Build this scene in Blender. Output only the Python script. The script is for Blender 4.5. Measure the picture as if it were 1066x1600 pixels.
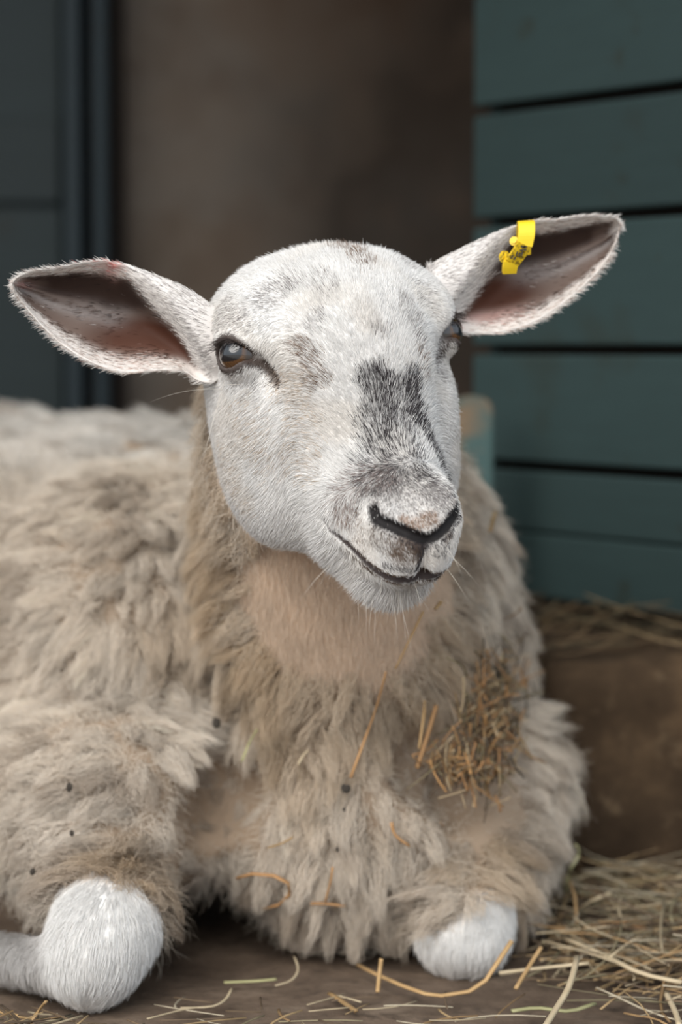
import bpy, bmesh, math, random
import numpy as np
from mathutils import Vector, Matrix, kdtree
for o in list(bpy.data.objects): bpy.data.objects.remove(o)
SC = bpy.context.scene; COL = SC.collection
random.seed(7); RNG = np.random.default_rng(7)

# ------------------------------------------------------------------ camera, sky, sun, exposure
FPX = 85 / 36 * 1600; HC = .43; PITCH = math.atan((800 - 540) / FPX)
cam = bpy.data.cameras.new('camera'); cam_o = bpy.data.objects.new('camera', cam); COL.objects.link(cam_o)
cam.sensor_fit = 'VERTICAL'; cam.sensor_height = 36; cam.sensor_width = 24; cam.lens = 85
cam.clip_start = .05; cam.clip_end = 100
cam_o.location = (0, 0, HC); cam_o.rotation_euler = (math.pi / 2 - PITCH, 0, 0)
cam.dof.use_dof = True; cam.dof.focus_distance = 1.488; cam.dof.aperture_fstop = 3.6; cam.dof.aperture_blades = 9
SC.camera = cam_o
W = bpy.data.worlds.new('world'); SC.world = W; W.use_nodes = True
bg = W.node_tree.nodes['Background']; bg.inputs[0].default_value = (.80, .90, 1.0, 1); bg.inputs[1].default_value = 1.25
def light(name, kind, loc, rot, energy, color=(1, 1, 1)):
    l = bpy.data.lights.new(name, kind); l.energy = energy; l.color = color
    o = bpy.data.objects.new(name, l); o.location = loc; o.rotation_euler = rot; COL.objects.link(o); return l
sun = light('sun', 'SUN', (-2, -3, 4), (math.radians(52), 0, math.radians(-24)), 3.5, (1, .95, .88)); sun.angle = math.radians(55)
SC.view_settings.view_transform = 'Standard'; SC.view_settings.look = 'None'
SC.view_settings.exposure = 0.0; SC.view_settings.gamma = 1; SC.view_settings.use_curve_mapping = False
SC.cycles.use_denoising = True
SC.cycles.use_adaptive_sampling = True; SC.cycles.adaptive_threshold = .04
SC.cycles.max_bounces = 5; SC.cycles.diffuse_bounces = 3; SC.cycles.glossy_bounces = 3; SC.cycles.transparent_max_bounces = 8
try: SC.cycles_curves.shape = 'RIBBONS'; SC.cycles_curves.subdivisions = 2
except Exception: pass

# ------------------------------------------------------------------ helpers
def at(px, py, Y):
    """world point at distance Y seen at photo pixel px, py"""
    c, s = math.cos(PITCH), math.sin(PITCH)
    x, u = (px - 533) / FPX, (800 - py) / FPX
    d = np.array([x, c + u * s, -s + u * c]); d = d * (Y / d[1])
    return np.array([d[0], d[1], d[2] + HC])
def tag(o, label=None, cat=None, group=None, kind=None):
    if label: o['label'] = label
    if cat: o['category'] = cat
    if group: o['group'] = group
    if kind: o['kind'] = kind
    return o
def link(name, data, parent=None):
    o = bpy.data.objects.new(name, data); COL.objects.link(o)
    if parent is not None: o.parent = parent
    return o
def empty(name, loc=(0, 0, 0)):
    o = bpy.data.objects.new(name, None); o.location = loc; o.empty_display_size = .05; COL.objects.link(o); return o
def pymesh(name, V, F, mat, smooth=True, attr=None):
    me = bpy.data.meshes.new(name); V = np.asarray(V, np.float32)
    if isinstance(F, np.ndarray):
        n = F.shape[1]
        me.vertices.add(len(V)); me.vertices.foreach_set('co', V.ravel())
        me.loops.add(F.size); me.loops.foreach_set('vertex_index', F.astype(np.int32).ravel())
        me.polygons.add(len(F)); me.polygons.foreach_set('loop_start', np.arange(0, F.size, n, dtype=np.int32))
        me.update(calc_edges=True)
    else: me.from_pydata([tuple(map(float, v)) for v in V], [], [tuple(int(i) for i in f) for f in F])
    me.validate()
    if smooth: me.polygons.foreach_set('use_smooth', np.ones(len(me.polygons), bool))
    if mat is not None: me.materials.append(mat)
    me.update(); return me
def vcol(me, name, C):
    a = me.attributes.new(name, 'FLOAT_COLOR', 'POINT'); c = np.ones((len(me.vertices), 4), np.float32); c[:, :3] = C
    a.data.foreach_set('color', c.ravel())
def box_mesh(name, lo, hi, mat, bevel=0., segs=2):
    bm = bmesh.new(); bmesh.ops.create_cube(bm, size=1)
    lo = Vector(lo); hi = Vector(hi)
    for v in bm.verts: v.co = Vector((lo[i] + (v.co[i] + .5) * (hi[i] - lo[i]) for i in range(3)))
    if bevel: bmesh.ops.bevel(bm, geom=bm.edges[:], offset=bevel, segments=segs, affect='EDGES', profile=.5)
    me = bpy.data.meshes.new(name); bm.to_mesh(me); bm.free(); me.materials.append(mat); return me
class NT:
    """small node tree helper"""
    def __init__(s, name):
        s.m = bpy.data.materials.new(name); s.m.use_nodes = True; s.t = s.m.node_tree; s.n = s.t.nodes; s.l = s.t.links
        s.b = s.n['Principled BSDF']; s.out = s.n['Material Output']
    def add(s, kind, **kw):
        x = s.n.new(kind)
        for k, v in kw.items():
            if hasattr(x, k): setattr(x, k, v)
            else: x.inputs[k.replace('_', ' ')].default_value = v
        return x
    def link(s, a, b): s.l.new(a, b)
    def noise(s, vec, scale, detail=4, rough=.6, dim='3D'):
        x = s.n.new('ShaderNodeTexNoise'); x.inputs['Scale'].default_value = scale; x.inputs['Detail'].default_value = detail; x.inputs['Roughness'].default_value = rough
        if vec is not None: s.link(vec, x.inputs['Vector'])
        return x.outputs['Fac']
    def coords(s, kind='Object', scale=(1, 1, 1)):
        c = s.n.new('ShaderNodeTexCoord'); m = s.n.new('ShaderNodeMapping'); m.inputs['Scale'].default_value = scale
        s.link(c.outputs[kind], m.inputs['Vector']); return m.outputs['Vector']
    def ramp(s, fac, stops):
        r = s.n.new('ShaderNodeValToRGB'); e = r.color_ramp.elements
        while len(e) < len(stops): e.new(.5)
        for x, (p, c) in zip(e, stops): x.position = p; x.color = (*c, 1)
        s.link(fac, r.inputs['Fac']); return r.outputs['Color']
    def mix(s, fac, a, b, mode='MIX'):
        x = s.n.new('ShaderNodeMix'); x.data_type = 'RGBA'; x.blend_type = mode
        for v, i in ((fac, 0), (a, 6), (b, 7)):
            if hasattr(v, 'is_linked') or hasattr(v, 'node'): s.link(v, x.inputs[i])
            elif i == 0: x.inputs[0].default_value = v
            else: x.inputs[i].default_value = (*v, 1)
        return x.outputs[2]
    def bump(s, h, strength=.4, dist=.01):
        x = s.n.new('ShaderNodeBump'); x.inputs['Strength'].default_value = strength; x.inputs['Distance'].default_value = dist
        s.link(h, x.inputs['Height']); s.link(x.outputs['Normal'], s.b.inputs['Normal'])
    def done(s, color=None, rough=.8, spec=.3):
        if color is not None:
            if hasattr(color, 'node'): s.link(color, s.b.inputs['Base Color'])
            else: s.b.inputs['Base Color'].default_value = (*color, 1)
        s.b.inputs['Roughness'].default_value = rough; s.b.inputs['Specular IOR Level'].default_value = spec
        return s.m
def srgb(r, g, b):
    f = lambda c: (c / 255) / 12.92 if c / 255 < .04045 else ((c / 255 + .055) / 1.055) ** 2.4
    return (f(r), f(g), f(b))
def attr_mat(name, attr, rough=.85, spec=.15, trans=0.):
    t = NT(name); a = t.n.new('ShaderNodeAttribute'); a.attribute_name = attr
    t.done(a.outputs['Color'], rough, spec)
    if trans:
        tr = t.n.new('ShaderNodeBsdfTranslucent'); t.link(a.outputs['Color'], tr.inputs['Color'])
        mx = t.n.new('ShaderNodeMixShader'); mx.inputs[0].default_value = trans
        t.link(t.b.outputs[0], mx.inputs[1]); t.link(tr.outputs[0], mx.inputs[2]); t.link(mx.outputs[0], t.out.inputs['Surface'])
    return t.m
def hair_object(name, P, radius, C, mat, parent):
    """P (n,k,3) strand points, radius (n,k), C (n,3)"""
    n, k = P.shape[:2]
    hc = bpy.data.hair_curves.new(name); hc.add_curves([k] * n)
    hc.attributes['position'].data.foreach_set('vector', np.ascontiguousarray(P, np.float32).ravel())
    ra = hc.attributes.get('radius') or hc.attributes.new('radius', 'FLOAT', 'POINT')
    ra.data.foreach_set('value', np.ascontiguousarray(radius, np.float32).ravel())
    ca = hc.attributes.new('hcol', 'FLOAT_COLOR', 'CURVE'); c = np.ones((n, 4), np.float32); c[:, :3] = C
    ca.data.foreach_set('color', c.ravel()); hc.materials.append(mat)
    return link(name, hc, parent)
# value noise on arrays
_perm = RNG.permutation(256)
_rv = RNG.random(256)
def vnoise(P, scale):
    q = np.asarray(P) * scale; i = np.floor(q).astype(int); f = q - i; f = f * f * (3 - 2 * f)
    h = lambda a, b, c: _rv[_perm[(_perm[(_perm[a & 255] + b) & 255] + c) & 255]]
    o = 0
    for dx in (0, 1):
        for dy in (0, 1):
            for dz in (0, 1):
                o = o + h(i[..., 0] + dx, i[..., 1] + dy, i[..., 2] + dz) * np.where(dx, f[..., 0], 1 - f[..., 0]) * np.where(dy, f[..., 1], 1 - f[..., 1]) * np.where(dz, f[..., 2], 1 - f[..., 2])
    return o
def sstep(a, b, x):
    t = np.clip((np.asarray(x) - a) / (b - a), 0, 1); return t * t * (3 - 2 * t)
def nrm(v): return v / np.maximum(np.linalg.norm(v, axis=-1, keepdims=True), 1e-9)
# ------------------------------------------------------------------ the stable: floor, walls, planks, step
def teal_mat(name, base, dirt, scale=1., seed=0.):
    t = NT(name); v = t.coords('Object', (1, 1, 1)); v2 = t.coords('Object', (3, 3, 22))
    oi = t.n.new('ShaderNodeObjectInfo')
    n1 = t.noise(v, 6 * scale, 5); n2 = t.noise(v2, 4 * scale, 5, .7); n3 = t.noise(v, 26 * scale, 3)
    c = t.mix(n2, [x * .85 for x in base], [min(1, x * 1.18) for x in base])
    f = t.ramp(n1, [(.58, (0, 0, 0)), (.78, (1, 1, 1))])
    c = t.mix(f, c, dirt)
    g = t.ramp(n3, [(.66, (0, 0, 0)), (.74, (.6, .6, .6))]); c = t.mix(g, c, dirt)
    hv = t.n.new('ShaderNodeHueSaturation'); mr = t.n.new('ShaderNodeMapRange'); mr.inputs[3].default_value = .86; mr.inputs[4].default_value = 1.14
    t.link(oi.outputs['Random'], mr.inputs[0]); t.link(mr.outputs[0], hv.inputs['Value']); t.link(c, hv.inputs['Color'])
    t.bump(n2, .25, .002); return t.done(hv.outputs['Color'], .62, .3)
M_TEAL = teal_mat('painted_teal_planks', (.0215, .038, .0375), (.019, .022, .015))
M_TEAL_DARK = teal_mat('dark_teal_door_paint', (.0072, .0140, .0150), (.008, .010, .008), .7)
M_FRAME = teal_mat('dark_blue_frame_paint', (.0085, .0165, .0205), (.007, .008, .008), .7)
t = NT('stained_shaded_plaster'); v = t.coords(); a = t.noise(v, 2.2, 5, .6); b = t.noise(v, 9, 4)
c = t.ramp(a, [(.32, (.045, .026, .015)), (.48, (.110, .084, .064)), (.66, (.20, .175, .15))])
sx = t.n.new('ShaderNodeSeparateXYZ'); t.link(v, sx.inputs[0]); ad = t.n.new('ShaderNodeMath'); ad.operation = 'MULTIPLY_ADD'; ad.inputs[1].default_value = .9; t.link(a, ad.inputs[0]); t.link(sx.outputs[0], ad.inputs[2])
c = t.mix(t.ramp(ad.outputs[0], [(.22, (0, 0, 0)), (.50, (.9, .9, .9))]), c, (.011, .0065, .0035))    # shade beside the plank door painted in, growing browner to the right
c = t.mix(t.ramp(b, [(.5, (0, 0, 0)), (.75, (.55, .55, .55))]), c, (.055, .036, .024)); t.bump(b, .3, .004); M_PLASTER = t.done(c, .9, .2)
t = NT('dirt_floor'); v = t.coords(); a = t.noise(v, 14, 6, .65); b = t.noise(v, 70, 4)
c = t.ramp(a, [(.3, (.060, .040, .027)), (.55, (.125, .088, .062)), (.75, (.20, .15, .11))])
c = t.mix(t.ramp(b, [(.55, (0, 0, 0)), (.7, (.7, .7, .7))]), c, (.05, .035, .025)); t.bump(b, .8, .004); M_FLOOR = t.done(c, .9, .25)
t = NT('muddy_concrete'); v = t.coords(); a = t.noise(v, 9, 6, .65); b = t.noise(v, 40, 4)
c = t.ramp(a, [(.32, (.022, .013, .007)), (.52, (.050, .031, .017)), (.72, (.125, .078, .042))])
c = t.mix(t.ramp(b, [(.58, (0, 0, 0)), (.72, (.6, .6, .6))]), c, (.14, .095, .055)); t.bump(b, .5, .004); M_STEP = t.done(c, .92, .2)
M_DARK = NT('dark_timber'); M_DARK = M_DARK.done((.02, .015, .012), .9, .1)
# floor: gently uneven earth, finer near the sheep
xs = np.concatenate([np.linspace(-5, -.6, 12), np.linspace(-.55, .55, 90), np.linspace(.6, 5, 12)])
ys = np.concatenate([np.linspace(.6, 1.2, 6), np.linspace(1.25, 2.2, 80), np.linspace(2.25, 3.3, 10)])
gx, gy = np.meshgrid(xs, ys, indexing='ij'); P3 = np.stack([gx, gy, gx * 0], -1)
gz = (vnoise(P3, 9.) - .5) * .006 + (vnoise(P3 + 3, 31.) - .5) * .003 - .004
near = sstep(1.0, 1.3, gy) * sstep(.9, .6, np.abs(gx))
V = np.stack([gx, gy, gz * near - .004 * (1 - near)], -1).reshape(-1, 3)
idx = np.arange(len(V)).reshape(gx.shape)
Fq = np.stack([idx[:-1, :-1], idx[1:, :-1], idx[1:, 1:], idx[:-1, 1:]], -1).reshape(-1, 4)
tag(link('floor', pymesh('floor', V, Fq, M_FLOOR)), 'brown earth floor scattered with straw', None, None, 'structure')
t = NT('pale_bounce_paving'); v = t.coords(); a = t.noise(v, 5, 5)
M_BOUNCE = t.done(t.ramp(a, [(.3, (.34, .31, .28)), (.7, (.48, .45, .41))]), .9, .2)
tag(link('floor_bounce', box_mesh('floor_bounce', (-5, -7, -.06), (5, .6, -.006), M_BOUNCE)), 'unseen pale ground added in front of the stable to bounce light', None, None, 'structure')  # unseen yard, made pale to bounce light up onto the throat
WB = 3.05
tag(link('wall_back', box_mesh('wall_back', (-1.9, WB, -.02), (2.0, WB + .12, 1.75), M_PLASTER)), 'stained brown plaster wall behind the sheep, shade painted in at right', None, None, 'structure')
tag(link('shade_ceiling', box_mesh('shade_ceiling', (-1.9, 1.70, 1.75), (2.0, WB + .12, 1.85), M_DARK)), 'unseen dark timber roof added low above the sheep to shade the back', None, None, 'structure')  # unseen roof, set low to keep the back in shade
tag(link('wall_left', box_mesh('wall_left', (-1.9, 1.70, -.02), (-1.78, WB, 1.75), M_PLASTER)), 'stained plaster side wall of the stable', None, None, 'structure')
# right: plank door standing open, planks one by one
e0 = np.array([.126, 2.25]); e1 = np.array([.286, 2.03]); du = (e1 - e0) / np.linalg.norm(e1 - e0)
droot = empty('door_1', (e0[0], e0[1], 0)); droot.rotation_euler[2] = math.atan2(du[1], du[0])
tag(droot, 'open teal painted plank door standing to the right of the sheep', None, None, 'structure')
edges = [.203, .2625, .3215, .426, .542, .644, .752, .86, .97, 1.08]
for i in range(len(edges) - 1):
    g = .0045 if i else .0012
    m = box_mesh('plank', (.007, -.011, edges[i] + (g if i != 1 else .0009)), (.82, .011, edges[i + 1] - (.0045 if i else .0009)), M_TEAL, .0025)
    link('plank', m, droot)
link('backing_board', box_mesh('backing_board', (.017, .012, .21), (.81, .030, 1.075), M_DARK), droot)
st = link('stile', box_mesh('stile', (.004, .012, .20), (.016, .045, 1.08), M_TEAL, .002), droot)
# short worn post in front of the door edge
t = NT('worn_post'); v = t.coords(); a = t.noise(v, 22, 4)
M_WORN = t.done(t.mix(t.ramp(a, [(.45, (0, 0, 0)), (.6, (1, 1, 1))]), (.055, .095, .092), (.16, .115, .075)), .8, .2)
pb = at(741, 760, 2.12)
bm = bmesh.new()
prof = [(-.018, 0), (.016, 0), (.016, .375), (.011, .384), (-.004, .387), (-.018, .383)]
f0 = [bm.verts.new((x, -.012, z)) for x, z in prof]; f1 = [bm.verts.new((x, .012, z)) for x, z in prof]
bm.faces.new(f0); bm.faces.new(f1[::-1])
for i in range(len(prof)): bm.faces.new((f0[i], f1[i], f1[(i + 1) % len(prof)], f0[(i + 1) % len(prof)]))
bmesh.ops.recalc_face_normals(bm, faces=bm.faces[:]); bmesh.ops.bevel(bm, geom=bm.edges[:], offset=.002, segments=2, affect='EDGES')
me = bpy.data.meshes.new('door_post'); bm.to_mesh(me); bm.free(); me.materials.append(M_WORN)
po = link('door_post', me); po.location = (pb[0], pb[1], 0)
tag(po, 'short worn teal post with brown rounded top behind the sheep, by the plank door', 'post')
# left: dark teal door set in a frame before the back wall
lroot = empty('door_2', (0, 0, 0)); tag(lroot, 'dark teal door in a painted frame at the left behind the sheep', None, None, 'structure')
YD = 2.92
def lx(px, Y=YD): return float(at(px, 500, Y)[0])
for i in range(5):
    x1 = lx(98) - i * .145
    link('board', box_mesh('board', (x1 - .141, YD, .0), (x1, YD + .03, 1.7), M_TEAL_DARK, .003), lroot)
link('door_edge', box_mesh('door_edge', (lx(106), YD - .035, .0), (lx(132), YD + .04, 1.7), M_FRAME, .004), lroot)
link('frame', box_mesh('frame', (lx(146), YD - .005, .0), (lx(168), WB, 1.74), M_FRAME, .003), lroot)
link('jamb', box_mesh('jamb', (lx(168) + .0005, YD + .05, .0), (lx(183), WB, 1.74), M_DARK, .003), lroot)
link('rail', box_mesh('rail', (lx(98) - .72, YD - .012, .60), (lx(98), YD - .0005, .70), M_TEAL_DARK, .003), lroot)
# step on the right
rs = np.random.default_rng(3)
nx_, ny_, nz_ = 46, 14, 14
def step_block():
    bm = bmesh.new(); bmesh.ops.create_grid(bm, x_segments=2, y_segments=2, size=1); bm.clear()
    X0, X1, Y0, Y1, Z1 = .165, .95, 1.90, 2.62, .178
    a = np.linspace(0, 1, 60)
    prof = [(Y0, -.02), (Y0, .03), (Y0 - .002, .07), (Y0, .11), (Y0 + .001, .14), (Y0 + .005, .164), (Y0 + .014, .175), (Y0 + .03, Z1), (Y0 + .10, Z1), (Y0 + .2, Z1 - .001), (Y1, Z1), (Y1, -.02)]
    V = []; 
    for s in a:
        for (y, z) in prof:
            p = np.array([X0 + s * (X1 - X0), y, z]); k = (vnoise(p * 1., 18.) - .5) * .016 + (vnoise(p, 55.) - .5) * .007
            V.append((p[0], y + k * (1 if z > 0 else 0), z + k * .5 * (z > .1)))
    n = len(prof); F = []
    for i in range(59):
        for j in range(n): F.append((i * n + j, i * n + (j + 1) % n, (i + 1) * n + (j + 1) % n, (i + 1) * n + j))
    F.append(tuple(range(n))[::-1]); F.append(tuple(59 * n + j for j in range(n)))
    me = pymesh('step', V, F, M_STEP)
    b = bmesh.new(); b.from_mesh(me); bmesh.ops.recalc_face_normals(b, faces=b.faces[:]); b.to_mesh(me); b.free(); return me
stp = link('trim_1', step_block()); tag(stp, 'muddy brown concrete step below the plank door', None, None, 'structure')
# ------------------------------------------------------------------ signed distance modelling helpers
def s_ell(P, c, r, R=None):
    q = P - np.asarray(c, np.float32)
    if R is not None: q = q @ np.asarray(R, np.float32)
    r = np.asarray(r, np.float32)
    k0 = np.sqrt(((q / r) ** 2).sum(-1)); k1 = np.sqrt(((q / (r * r)) ** 2).sum(-1))
    return k0 * (k0 - 1) / np.maximum(k1, 1e-6)
def s_cone(P, a, b, ra, rb, sc=None):
    a = np.asarray(a, np.float32); b = np.asarray(b, np.float32)
    if sc is not None:
        sc = np.asarray(sc, np.float32); P = P / sc; a = a / sc; b = b / sc
    ba = b - a; pa = P - a
    h = np.clip((pa @ ba) / (ba @ ba), 0, 1)
    d = pa - h[..., None] * ba
    return np.sqrt((d * d).sum(-1)) - (ra + (rb - ra) * h)
def smin(a, b, k):
    h = np.maximum(k - np.abs(a - b), 0) / k
    return np.minimum(a, b) - h * h * k * .25
def smax(a, b, k): return -smin(-a, -b, k)
def polyline_dist(P, pts):
    best = np.full(P.shape[:-1], 9., np.float32); tt = np.zeros_like(best)
    n = len(pts) - 1
    for i in range(n):
        a = np.asarray(pts[i], np.float32); b = np.asarray(pts[i + 1], np.float32); ba = b - a
        h = np.clip(((P - a) @ ba) / (ba @ ba), 0, 1)
        d = np.sqrt((((P - a) - h[..., None] * ba) ** 2).sum(-1))
        m = d < best; best[m] = d[m]; tt[m] = ((i + h) / n)[m]
    return best, tt

EYE_C = np.array([.0670, .0050, -.0455], np.float32); EYE_R = .0140
def _unit(v): v = np.asarray(v, float); return v / np.linalg.norm(v)
EYE_AX = _unit([.80, .16, .50])
EYE_T = np.array([-.50, .46, .72]); EYE_T = _unit(EYE_T - EYE_AX * (EYE_T @ EYE_AX))   # towards the inner corner
EYE_B = np.cross(EYE_AX, EYE_T); EYE_B = EYE_B if EYE_B[1] > 0 else -EYE_B              # towards the lower lid
MOUTH0 = [(.0, .1760, -.0445), (.012, .176, -.0460), (.022, .168, -.0500), (.030, .155, -.0555), (.035, .141, -.0600), (.038, .126, -.0625), (.038, .116, -.0620)]
NOSTRIL0 = [(.0310, .1390, -.0165), (.0280, .1455, -.0190), (.0205, .1520, -.0170), (.0105, .1600, -.0165), (.0000, .1660, -.0175)]
PHIL0 = [(0, .165, -.0175), (0, .172, -.028), (0, .1745, -.044)]
TEAR0 = [EYE_C + EYE_AX * .0110 + EYE_T * .011, EYE_C + EYE_AX * .0075 + EYE_T * .018 + EYE_B * .005, EYE_C + EYE_AX * .003 + EYE_T * .025 + EYE_B * .018]
def head_base(P):
    """P (...,3) in head coordinates: u to the side (mirrored), v down the face, w out of the face"""
    P = P.copy(); P[..., 0] = np.abs(P[..., 0])
    d = s_ell(P, (0, -.002, -.072), (.0670, .069, .073))                     # brain case
    d = smin(d, s_ell(P, (.041, -.021, -.071), (.036, .037, .052)), .025)    # top corners of the skull
    d = smin(d, s_cone(P, (0, .020, -.056), (0, .130, -.044), .042, .026), .035)   # nose bridge
    d = smin(d, s_ell(P, (.0, .016, -.040), (.046, .062, .037)), .02)        # forehead dome
    d = smin(d, s_cone(P, (.030, .010, -.100), (.020, .112, -.072), .033, .024), .03)   # cheek plane
    d = smin(d, s_ell(P, (.0480, .050, -.109), (.0285, .054, .042)), .025)     # chewing muscle
    d = smin(d, s_cone(P, (.012, .060, -.121), (0, .141, -.082), .035, .0235), .025)   # lower jaw
    d = smin(d, s_ell(P, (0, .138, -.045), (.0225, .034, .031)), .020)       # muzzle
    d = smin(d, s_ell(P, (.0095, .149, -.043), (.0165, .026, .024)), .014)   # lip pads
    d = smin(d, s_ell(P, (.0, .149, -.028), (.021, .019, .017)), .012)       # nose tip
    d = smin(d, s_ell(P, (.018, .140, -.028), (.011, .017, .014)), .010)     # nostril wings
    d = smin(d, s_ell(P, (0, .144, -.086), (.0215, .024, .0185)), .010)      # chin
    d = smin(d, s_ell(P, (.0570, -.006, -.042), (.021, .026, .022)), .014)   # brow
    d = smax(d, -s_cone(P, (.074, .024, -.040), (.046, .070, -.014), .010, .004), .02)   # groove before the eye
    d = smin(d, s_ell(P, (.050, .032, -.066), (.014, .030, .014)), .025)     # cheek bone
    e = np.sqrt(((P - EYE_C) ** 2).sum(-1))
    return smin(d, e - (EYE_R + .0020), .006)                                # lids
def snap(pts, depth=0.):
    p = np.array(pts, np.float32)
    for _ in range(12):
        d = head_base(p)
        g = np.stack([(head_base(p + e) - head_base(p - e)) / .001 for e in np.eye(3, dtype=np.float32) * .0005], -1)
        if True: g[np.abs(p[:, 0]) < 1e-4, 0] = 0
        g /= np.maximum(np.linalg.norm(g, axis=1), 1e-6)[:, None]
        p = p - g * (d + depth)[:, None]
    return p.astype(np.float32)
MOUTH = snap(MOUTH0, .0012); NOSTRIL = snap(NOSTRIL0, .0012); PHIL = snap(PHIL0, .0002); TEAR = snap(TEAR0, .0002)
def head_sdf(P):
    d = head_base(P)
    P = P.copy(); P[..., 0] = np.abs(P[..., 0])
    near = np.abs(d) < .02
    p = P[near]; dn = d[near]
    q = p - EYE_C
    a, t, b = q @ EYE_AX.astype(np.float32), q @ EYE_T.astype(np.float32), q @ EYE_B.astype(np.float32)
    r1 = .01344; off = .00494; t = t + .0015                                                  # almond opening
    lens = np.maximum(np.sqrt(t ** 2 + (b + off) ** 2), np.sqrt(t ** 2 + (b - off) ** 2)) - r1
    dn = smax(dn, -smax(lens, -(a - .002), .002), .0022)
    tear, tt = polyline_dist(p, TEAR)
    dn = smax(dn, -(tear - (.0026 - .0016 * tt)), .006)
    m, mt = polyline_dist(p, MOUTH)
    dn = smax(dn, -(m - (.0032 - .0021 * mt)), .003)                          # mouth
    n, nt = polyline_dist(p, NOSTRIL)
    dn = smax(dn, -(n - (.0034 - .0014 * nt)), .004)                          # nostrils
    n2, _ = polyline_dist(p, PHIL)
    dn = smax(dn, -(n2 - .0016), .006)
    d[near] = dn
    return d
def surface_nets(xs, ys, zs, D):
    """quads around every sign change of the field D on a tensor grid"""
    S = D < 0
    nx, ny, nz = D.shape
    c = np.zeros((nx - 1, ny - 1, nz - 1), np.uint8)
    for i in (0, 1):
        for j in (0, 1):
            for k in (0, 1):
                c += S[i:nx - 1 + i, j:ny - 1 + j, k:nz - 1 + k]
    act = (c > 0) & (c < 8)
    I, J, K = np.nonzero(act)
    idx = np.full(act.shape, -1, np.int32); idx[I, J, K] = np.arange(len(I))
    acc = np.zeros((len(I), 3)); cnt = np.zeros(len(I))
    corners = [(i, j, k) for i in (0, 1) for j in (0, 1) for k in (0, 1)]
    val = {o: D[I + o[0], J + o[1], K + o[2]].astype(np.float64) for o in corners}
    for a in corners:
        for ax in range(3):
            if a[ax]: continue
            b = list(a); b[ax] = 1; b = tuple(b)
            va, vb = val[a], val[b]
            m = (va < 0) != (vb < 0)
            t = np.where(m, va / np.where(m, va - vb, 1), 0)
            p = np.stack([np.full(len(I), float(a[0])), np.full(len(I), float(a[1])), np.full(len(I), float(a[2]))], 1)
            p[:, ax] += t
            acc[m] += p[m]; cnt[m] += 1
    f = acc / np.maximum(cnt, 1)[:, None]
    V = np.stack([xs[I] + f[:, 0] * (xs[I + 1] - xs[I]), ys[J] + f[:, 1] * (ys[J + 1] - ys[J]), zs[K] + f[:, 2] * (zs[K + 1] - zs[K])], 1)
    Q = []
    for ax in range(3):
        o = [1, 1, 1]; o[ax] = 0
        sl0 = tuple(slice(o[t], D.shape[t] - 1) if t != ax else slice(0, D.shape[t] - 1) for t in range(3))
        sl1 = tuple(slice(o[t], D.shape[t] - 1) if t != ax else slice(1, D.shape[t]) for t in range(3))
        ch = S[sl0] != S[sl1]
        i, j, k = np.nonzero(ch)
        g = [i + o[0], j + o[1], k + o[2]]
        up = S[sl0][i, j, k]
        b, e = [(1, 2), (2, 0), (0, 1)][ax]
        def at(db, de):
            h = [x.copy() for x in g]; h[b] = h[b] - db; h[e] = h[e] - de
            return idx[h[0], h[1], h[2]]
        q = np.stack([at(1, 1), at(0, 1), at(0, 0), at(1, 0)], 1)
        q[~up] = q[~up][:, ::-1]
        Q.append(q)
    Q = np.concatenate(Q); Q = Q[(Q >= 0).all(1)]
    return V, Q
# ------------------------------------------------------------------ the sheep
YAW, PIT, ROLL = np.radians([20.5, 32, 6.3]); HT = np.array([.0099, 1.5001, .4607])
def head_rot():
    B = np.array([[1, 0, 0], [0, 0, -1], [0, -1, 0]], float)
    cp, sp = np.cos(PIT), np.sin(PIT); cr, sr = np.cos(ROLL), np.sin(ROLL); cy, sy = np.cos(YAW), np.sin(YAW)
    return np.array([[cr, 0, -sr], [0, 1, 0], [sr, 0, cr]]) @ np.array([[cy, -sy, 0], [sy, cy, 0], [0, 0, 1]]) @ np.array([[1, 0, 0], [0, cp, sp], [0, -sp, cp]]) @ B
HR = head_rot()
def to_head(Wp): return (Wp - HT) @ HR
def to_world(Lp): return Lp @ HR.T + HT
KNEE_L = np.array([-.159, 1.556, .037]); KNEE_R = np.array([.083, 1.648, .024])
def body_raw(P):
    e = s_ell
    nb = to_world(np.array([0, .000, -.105])); nm = to_world(np.array([0, .035, -.150]))
    d = s_cone(P, nb, (.000, 1.80, .250), .060, .105)                        # neck
    d = smin(d, s_cone(P, nm, (.002, 1.735, .205), .052, .085), .03)         # throat
    d = smin(d, e(P, (-.002, 1.860, .213), (.127, .120, .135)), .05)          # chest
    ch = e(P, (.012, 1.745, .100), (.106, .105, .104))                       # brisket lobe
    d = smin(d, ch, .018)
    sh = smin(e(P, (.062, 1.915, .155), (.070, .150, .150)), e(P, (-.165, 1.875, .180), (.130, .165, .150)), .05)   # shoulders
    sh = smin(sh, e(P, (-.165, 1.718, .103), (.092, .098, .080)), .04)       # upper foreleg under wool
    d = smin(d, sh, .016)
    b = s_cone(P, (-.08, 2.05, .196), (-.47, 2.50, .186), .160, .180)        # barrel
    b = smin(b, e(P, (-.330, 2.02, .165), (.190, .200, .175)), .06)
    b = smin(b, e(P, (-.42, 2.40, .13), (.24, .26, .15)), .06)
    d = smin(d, b, .05)
    d = smin(d, s_cone(P, (-.52, 2.30, .07), (-.62, 2.00, .05), .085, .045), .05)  # hind leg
    return d
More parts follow.
